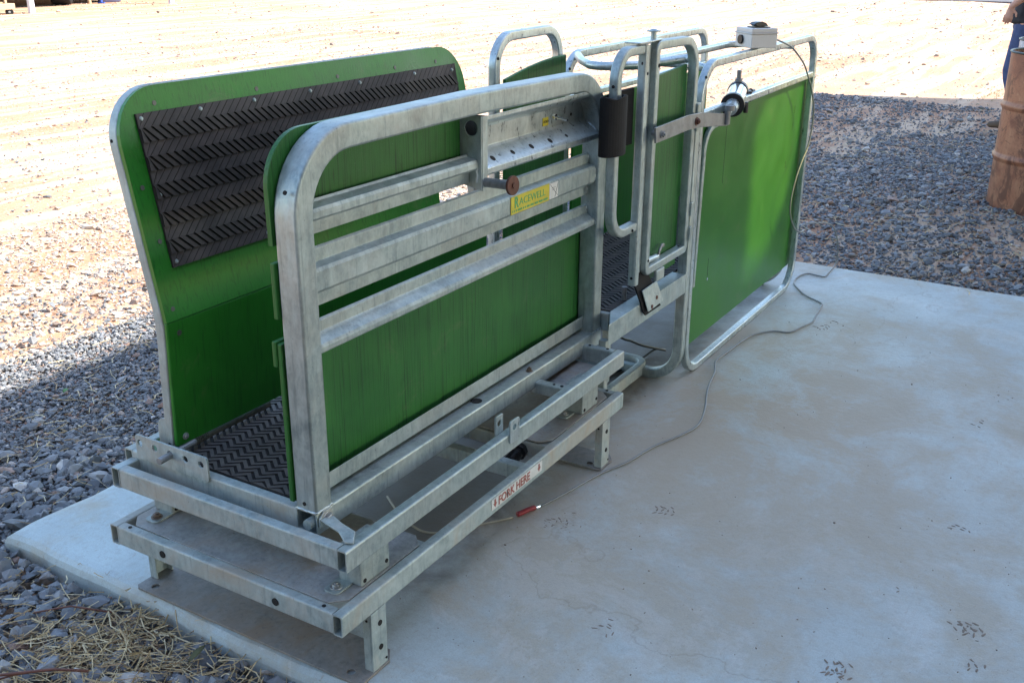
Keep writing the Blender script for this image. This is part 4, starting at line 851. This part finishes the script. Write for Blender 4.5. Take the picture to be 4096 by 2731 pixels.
# ---- person
def flesh(name,chains,m,parent,vox=.008,smooth=4,label=None):
    """one continuous surface grown round chains of (point, radius) joints"""
    bm=BM()
    for ch in chains:
        for (p,r),(q,s) in zip(ch,ch[1:]):
            p=Vector(p);q=Vector(q); r=Vector(r if isinstance(r,tuple) else (r,r,r)); s=Vector(s if isinstance(s,tuple) else (s,s,s)); n=max(2,int((q-p).length/(min(min(r),min(s))*.45)))
            for k in range(n+1):
                f=k/n; c=p.lerp(q,f); e=r.lerp(s,f); d=bmesh.ops.create_icosphere(bm,subdivisions=2,radius=1)
                bmesh.ops.transform(bm,matrix=Matrix.Translation(c)@Matrix.Diagonal((*e,1)),verts=d['verts'])
    me=bpy.data.meshes.new(name); bm.to_mesh(me); bm.free(); o=bpy.data.objects.new(name,me); COL.objects.link(o)
    rm=o.modifiers.new('r','REMESH'); rm.mode='VOXEL'; rm.voxel_size=vox; rm.use_smooth_shade=True
    sm=o.modifiers.new('s','SMOOTH'); sm.iterations=smooth; sm.factor=.5
    bpy.context.view_layer.update(); m2=bpy.data.meshes.new_from_object(o.evaluated_get(bpy.context.evaluated_depsgraph_get())); bpy.data.objects.remove(o)
    m2.materials.clear(); m2.materials.append(m); m2.name=name
    return obj(name,m2,m,parent,label=label)
SKIN=plain('skin',(.5,.27,.19),.5,0,.12,12,0); HAIR=plain('dark hair',(.04,.025,.018),.6,0,.3,60,.3); SHIRT=plain('dark charcoal shirt',(.025,.022,.026),.8,0,.3,14,.5,.01); JEANS=plain('blue denim',(.055,.08,.18),.85,0,.35,18,.5,.01); BOOT=plain('brown suede boots',(.13,.085,.055),.8,0,.3,30,.3)
PX=9.12; G=GZ
pr_=thing('person',(PX,-.2,G),'person in dark shirt, blue jeans and brown boots walking behind the drums','person')
def pv(f,s,z): return V(PX+s,-.185+f,G+z)   # f = forward (+y), s = sideways (+x), z = height
def handch(w,d,side):
    d=Vector(d).normalized(); sd=V(side,0,0); n=d.cross(sd).normalized()   # n spans the palm's width
    ch=[[(w,(.024,.02,.02)),(w+d*.03,(.016,.03,.03)),(w+d*.085,(.016,.034,.03))]]
    b=w+d*.08
    for off,l in ((-.031,.062),(-.0105,.076),(.0105,.071),(.031,.054)):
        p=b+n*off; q=p+d*l*.45+sd*.004; e=q+d*l*.33+sd*.014; g=e+(d*.6+sd*.8)*l*.22
        ch.append([(p,.0088),(q,.0086),(e,.0078),(g,.0068)])
    t=w+d*.025+n*.030; ch.append([(t-n*.01,.012),(t+n*.022+d*.022,.0105),(t+n*.030+d*.050,.0088)])
    return ch
wr1=pv(.125,-.235,1.06); wr2=pv(-.07,.235,.93)
torso=[(pv(0,0,.93),(.165,.11,.08)),(pv(0,0,1.10),(.135,.095,.08)),(pv(0,0,1.30),(.16,.105,.08)),(pv(0,0,1.43),(.15,.09,.05)),(pv(.005,0,1.50),(.06,.06,.04)),(pv(.02,0,1.58),(.052,.055,.04))]
head=[(pv(.03,0,1.62),(.06,.07,.05)),(pv(.045,0,1.67),(.072,.085,.07)),(pv(.035,0,1.73),(.078,.095,.075))]
legF=[(pv(0,-.10,.92),.088),(pv(.065,-.10,.50),.056),(pv(.02,-.10,.34),.054),(pv(-.03,-.10,.10),.036),(pv(.06,-.10,.04),(.036,.05,.03))]
legB=[(pv(0,.10,.92),.088),(pv(-.06,.10,.52),.056),(pv(-.20,.10,.34),.054),(pv(-.31,.10,.13),.036),(pv(-.22,.10,.05),(.036,.05,.03))]
armF=[(pv(0,-.175,1.42),.056),(pv(-.03,-.225,1.20),.042),(pv(.055,-.232,1.13),.038),(wr1,.026)]
armB=[(pv(0,.175,1.42),.056),(pv(-.05,.228,1.16),.042),(pv(-.06,.233,1.05),.036),(wr2,.026)]
face=[[(pv(.128,0,1.70),(.010,.012,.012)),(pv(.148,0,1.668),(.014,.014,.010))],[(pv(.12,-.02,1.632),(.014,.012,.008)),(pv(.12,.02,1.632),(.014,.012,.008))],[(pv(.105,0,1.600),(.03,.022,.018)),(pv(.09,0,1.605),(.03,.03,.02))]]+[[(pv(.03,s,1.705),(.008,.018,.02)),(pv(.03,s,1.67),(.008,.013,.016))] for s in (-.083,.083)]
flesh('body',[torso,head,legF,legB,armF,armB]+face+handch(wr1,(0,.15,-.98),1)+handch(wr2,(0,.08,-1),-1),SKIN,pr_,.0055,3)
for s in (-.032,.032):
    bm=BM(); r=bmesh.ops.create_uvsphere(bm,u_segments=12,v_segments=8,radius=.0115); bmesh.ops.translate(bm,vec=pv(.124,s,1.698),verts=r['verts']); obj('eye',bm,plain('eye white',(.6,.58,.55),.3),pr_,smooth=True)
flesh('hair',[[(pv(.02,0,1.775),(.082,.098,.055)),(pv(-.02,0,1.74),(.085,.085,.075)),(pv(-.035,0,1.66),(.07,.055,.05))]],HAIR,pr_,.01)
k=.012
flesh('shirt',[[(pv(0,0,.925),(.20,.155,.03)),(pv(0,0,.99),(.185,.145,.03)),(pv(0,0,1.10),(.155,.115,.07)),(pv(0,0,1.30),(.175,.12,.07)),(pv(0,0,1.43),(.165,.105,.05)),(pv(0,0,1.475),(.085,.08,.03))],[(pv(0,-.175,1.42),.068),(pv(-.008,-.222,1.20),.062)],[(pv(0,.175,1.42),.068),(pv(-.045,.225,1.20),.062)]],SHIRT,pr_,.012)
flesh('jeans',[[(pv(0,0,.95),(.172,.118,.05)),(pv(0,0,.88),(.175,.12,.06))],[(pv(0,-.095,.88),.100),(pv(.06,-.10,.52),.073),(pv(.05,-.10,.45),.070),(pv(.0,-.10,.30),.066),(pv(-.035,-.10,.13),.060)],[(pv(0,.095,.88),.100),(pv(-.055,.10,.54),.073),(pv(-.20,.10,.34),.066),(pv(-.295,.10,.19),.060)]],JEANS,pr_,.012)
flesh('boot',[[(pv(-.035,-.10,.17),.050),(pv(-.035,-.10,.05),(.044,.05,.045)),(pv(.06,-.10,.042),(.044,.05,.038)),(pv(.14,-.10,.034),(.040,.045,.030))]],BOOT,pr_,.008)
flesh('boot',[[(pv(-.31,.10,.19),.050),(pv(-.30,.10,.10),(.044,.05,.045)),(pv(-.22,.10,.062),(.044,.05,.038)),(pv(-.14,.10,.036),(.040,.045,.030))]],BOOT,pr_,.008)
# ---- far yard : open shed with posts, implement, tub, trailer
SHW=plain('white painted post',(.62,.63,.7),.5,0,.1,8,0); TIN=plain('shed roofing iron',(.35,.36,.36),.5,.4,.2,2,0); DARKM=plain('greasy machinery and bay shade',(.03,.022,.018),.6,.2,.4,3,.2); OCH=plain('sandy paint',(.42,.3,.18),.6,0,.2,3,0)
for (x,y,l) in ((14.13,20.87,'white shed post at the top left, beside the trolley'),(19.08,21.86,'white shed post further along, right of the blue tub')):
    t=thing('shed_post',(x,y,GZ-.02),l,'post','white posts along the far shed')
    bm=BM(); box(bm,(x-.06,y-.05,GZ-.02),(x+.06,y+.05,3.6)); obj('post_shaft',bm,SHW,t,.008)
    bm=BM(); box(bm,(x-.11,y-.1,GZ-.03),(x+.11,y+.1,GZ-.005)); obj('post_foot',bm,SHW,t,.004)
sh=thing('machinery_shed',(18,27,GZ),'open fronted far shed with a dark interior at the top left','shed')
def rbox(bm,x0,x1,off0,off1,z0,z1,k=.2,yb=20.87,xb=14.13):
    vs=[bm.verts.new((x,yb+(x-xb)*k+o,z)) for z in (z0,z1) for x,o in ((x0,off0),(x1,off0),(x1,off1),(x0,off1))]
    for f in ((0,1,2,3),(4,5,6,7),(0,1,5,4),(1,2,6,5),(2,3,7,6),(3,0,4,7)): bm.faces.new([vs[i] for i in f])
bm=BM(); rbox(bm,8,26,-.3,8.5,3.6,3.72); obj('roof',bm,TIN,sh)
bm=BM(); rbox(bm,8,26,8.2,8.35,GZ-.1,3.58); rbox(bm,8,8.15,2.2,8.15,GZ-.1,3.58); rbox(bm,25.8,25.95,2.2,8.15,GZ-.1,3.58); obj('wall',bm,TIN,sh)
im=thing('farm_implement',(17.4,23.4,GZ),'dark rounded farm implement standing in the far shed','farm implement')
bm=BM(); cyl(bm,(16.9,23.9,.62),(17.25,23.55,.62),.56,40); obj('tyre',bm,RUBBER,im,.06)
bm=BM(); cyl(bm,(16.8,24.0,.62),(16.95,23.85,.62),.30,28); cyl(bm,(17.22,23.58,.62),(17.28,23.52,.62),.30,28); obj('wheel_rim',bm,DARKM,im,.01)
bm=BM(); box(bm,(15.2,23.1,.35),(16.9,24.6,1.5)); box(bm,(17.3,23.7,.30),(19.2,24.9,1.3)); obj('machine_and_shade_body',bm,DARKM,im,.08)
bm=BM(); box(bm,(19.5,24.7,.12),(23.5,26,1.2)); obj('machine_and_shade_body',bm,DARKM,im,.08)  # added dark box; its colour stands in for the shed's shaded interior
bm=BM(); cyl(bm,(17.9,23.7,GZ-.02),(17.9,23.7,.40),.05,12); obj('jack_stand',bm,OCH,im)
tb=thing('plastic_tub',(18.75,23.95,GZ),'blue and white tub standing at the front of the far shed','tub')
bm=BM(); lathe(bm,[(.001,GZ),(.30,GZ),(.34,GZ+.5),(.37,GZ+.52),(.35,GZ+.53),(.33,GZ+.5),(.28,GZ+.04),(.001,GZ+.03)],(18.75,23.95)); obj('tub_body',bm,plain('blue white plastic',(.25,.32,.6),.4,0,.3,2,0),tb,smooth=True)
bm=BM(); cyl(bm,(18.2,23.6,GZ-.02),(18.2,23.6,1.9),.035,14); cyl(bm,(18.2,23.6,GZ-.03),(18.2,23.6,GZ+.01),.1,16); tag(obj('blue_pole',bm,plain('blue paint',(.05,.1,.4),.5,0,.1,4,0)),'thin blue pole beside the blue tub','pole')
tr=thing('yard_trolley',(13.2,21.2,GZ),'sandy coloured trolley with a castor wheel at the top left corner','trolley')
bm=BM(); rhs(bm,(11.8,21.05,.24),(13.82,21.05,.24),.13,.1,(0,1,0),.01); rhs(bm,(13.77,21.11,.24),(13.77,22.4,.24),.13,.1,(1,0,0),.01); rhs(bm,(11.8,22.35,.24),(13.7,22.35,.24),.13,.1,(0,1,0),.01); obj('trolley_frame',bm,OCH,tr)
bm=BM(); box(bm,(11.85,21.12,.307),(13.70,22.28,.33)); obj('trolley_deck',bm,OCH,tr)
bm=BM(); rhs(bm,(13.66,21.1,.31),(13.66,21.1,1.1),.05,.05,(0,1,0),.005); obj('trolley_post',bm,OCH,tr)
for (cx_,cy_) in ((13.70,21.06),(11.9,21.06),(13.7,22.3)):
    bm=BM(); cyl(bm,(cx_-.02,cy_-.035,.125),(cx_+.02,cy_+.035,.125),.085,24); w_=obj('castor_wheel',bm,RUBBER,tr,.01)
    bm=BM(); cyl(bm,(cx_-.026,cy_-.045,.125),(cx_+.026,cy_+.045,.125),.025,16); box(bm,(cx_-.03,cy_-.02,.13),(cx_+.03,cy_+.02,.178)); obj('castor_fork',bm,STEEL,w_)
# ---- shed roof over the machine (out of frame; it casts the shade)
SUN=V(-.42,.72,-.80).normalized()
H=5.2
def up(p): p=Vector(p); return p-SUN*((H-p.z)/(-SUN.z))
poly=[(-14,2.23),(10.24,2.08),(11.30,.09),(17.0,-10.7),(17,-16),(-14,-16)]
top=[up((x,y,.065)) for x,y in poly]
# opening filled with a fibreglass skylight sheet
pz=[(2.66,.30),(2.64,.95),(2.82,1.10),(3.36,1.12),(3.24,.80),(3.14,.52),(2.93,.34)]
sk=[up((x,y4+.03,z)) for x,z in pz]
bm=BM(); plate(bm,[(p.x,p.y) for p in top],[],(0,0,H),X,Y_,Z_,.0) if False else None
b2=BM(); E_=[]
for loop in ([(p.x,p.y) for p in top],[(p.x,p.y) for p in sk]):
    vs=[b2.verts.new((x,y,H)) for x,y in loop]; E_+= [b2.edges.new((vs[i],vs[(i+1)%len(vs)])) for i in range(len(vs))]
bmesh.ops.triangle_fill(b2,use_beauty=True,edges=E_)
g=bmesh.ops.extrude_face_region(b2,geom=b2.faces[:]); bmesh.ops.translate(b2,vec=(0,0,.04),verts=[v for v in g['geom'] if isinstance(v,bmesh.types.BMVert)])
rt=thing('unseen_open_shed',(2,-6,GZ),'unseen open sided shed whose roof shades the machine, with an added wall to cut the sky light','shed'); obj('roof',b2,TIN,rt)
m_,nt,p=mat('old fibreglass skylight'); tr_=nd(nt,'ShaderNodeBsdfTransparent'); tr_.inputs['Color'].default_value=(.66,.6,.32,1); lk(nt,tr_.outputs[0],nt.nodes['Material Output'].inputs['Surface'])
bm=BM(); plate(bm,[(p.x,p.y) for p in sk],[],(0,0,H+.045),X,Y_,Z_,.003); obj('skylight_sheet',bm,m_,rt)
bm=BM(); box(bm,(-7.06,-12,GZ-.1),(-7,5.0,H-.3)); obj('wall',bm,TIN,rt)  # unseen wall behind the camera, added to cut the sky light
for x,y in ((-6,-12),(-6,-1.5),(12,-12),(4,-12)):
    bm=BM(); box(bm,(x-.06,y-.06,GZ-.05),(x+.06,y+.06,H-.001)); obj('roof_post',bm,GALV,rt,.004)
# ================================================================== LIGHT
W=bpy.data.worlds.new('World'); S.world=W; W.use_nodes=True; nt=W.node_tree; bg=nt.nodes['Background']
sky=nt.nodes.new('ShaderNodeTexSky'); sky.sky_type='NISHITA'; sky.sun_disc=False
el=math.asin(-SUN.z); sky.sun_elevation=el; to=-SUN; sky.sun_rotation=math.atan2(to.x,to.y); sky.air_density=1.15; sky.dust_density=.8; sky.ozone_density=.9
nt.links.new(sky.outputs[0],bg.inputs[0]); bg.inputs[1].default_value=.15
sl=bpy.data.lights.new('sun','SUN'); sl.energy=3.8; sl.angle=math.radians(.9); sl.color=(1,.95,.86); so_=bpy.data.objects.new('sun',sl); COL.objects.link(so_); so_.rotation_euler=SUN.to_track_quat('-Z','Y').to_euler()
S.view_settings.view_transform='Standard'; S.view_settings.look='None'; S.view_settings.gamma=1; S.view_settings.exposure=1.85
S.render.engine='CYCLES'
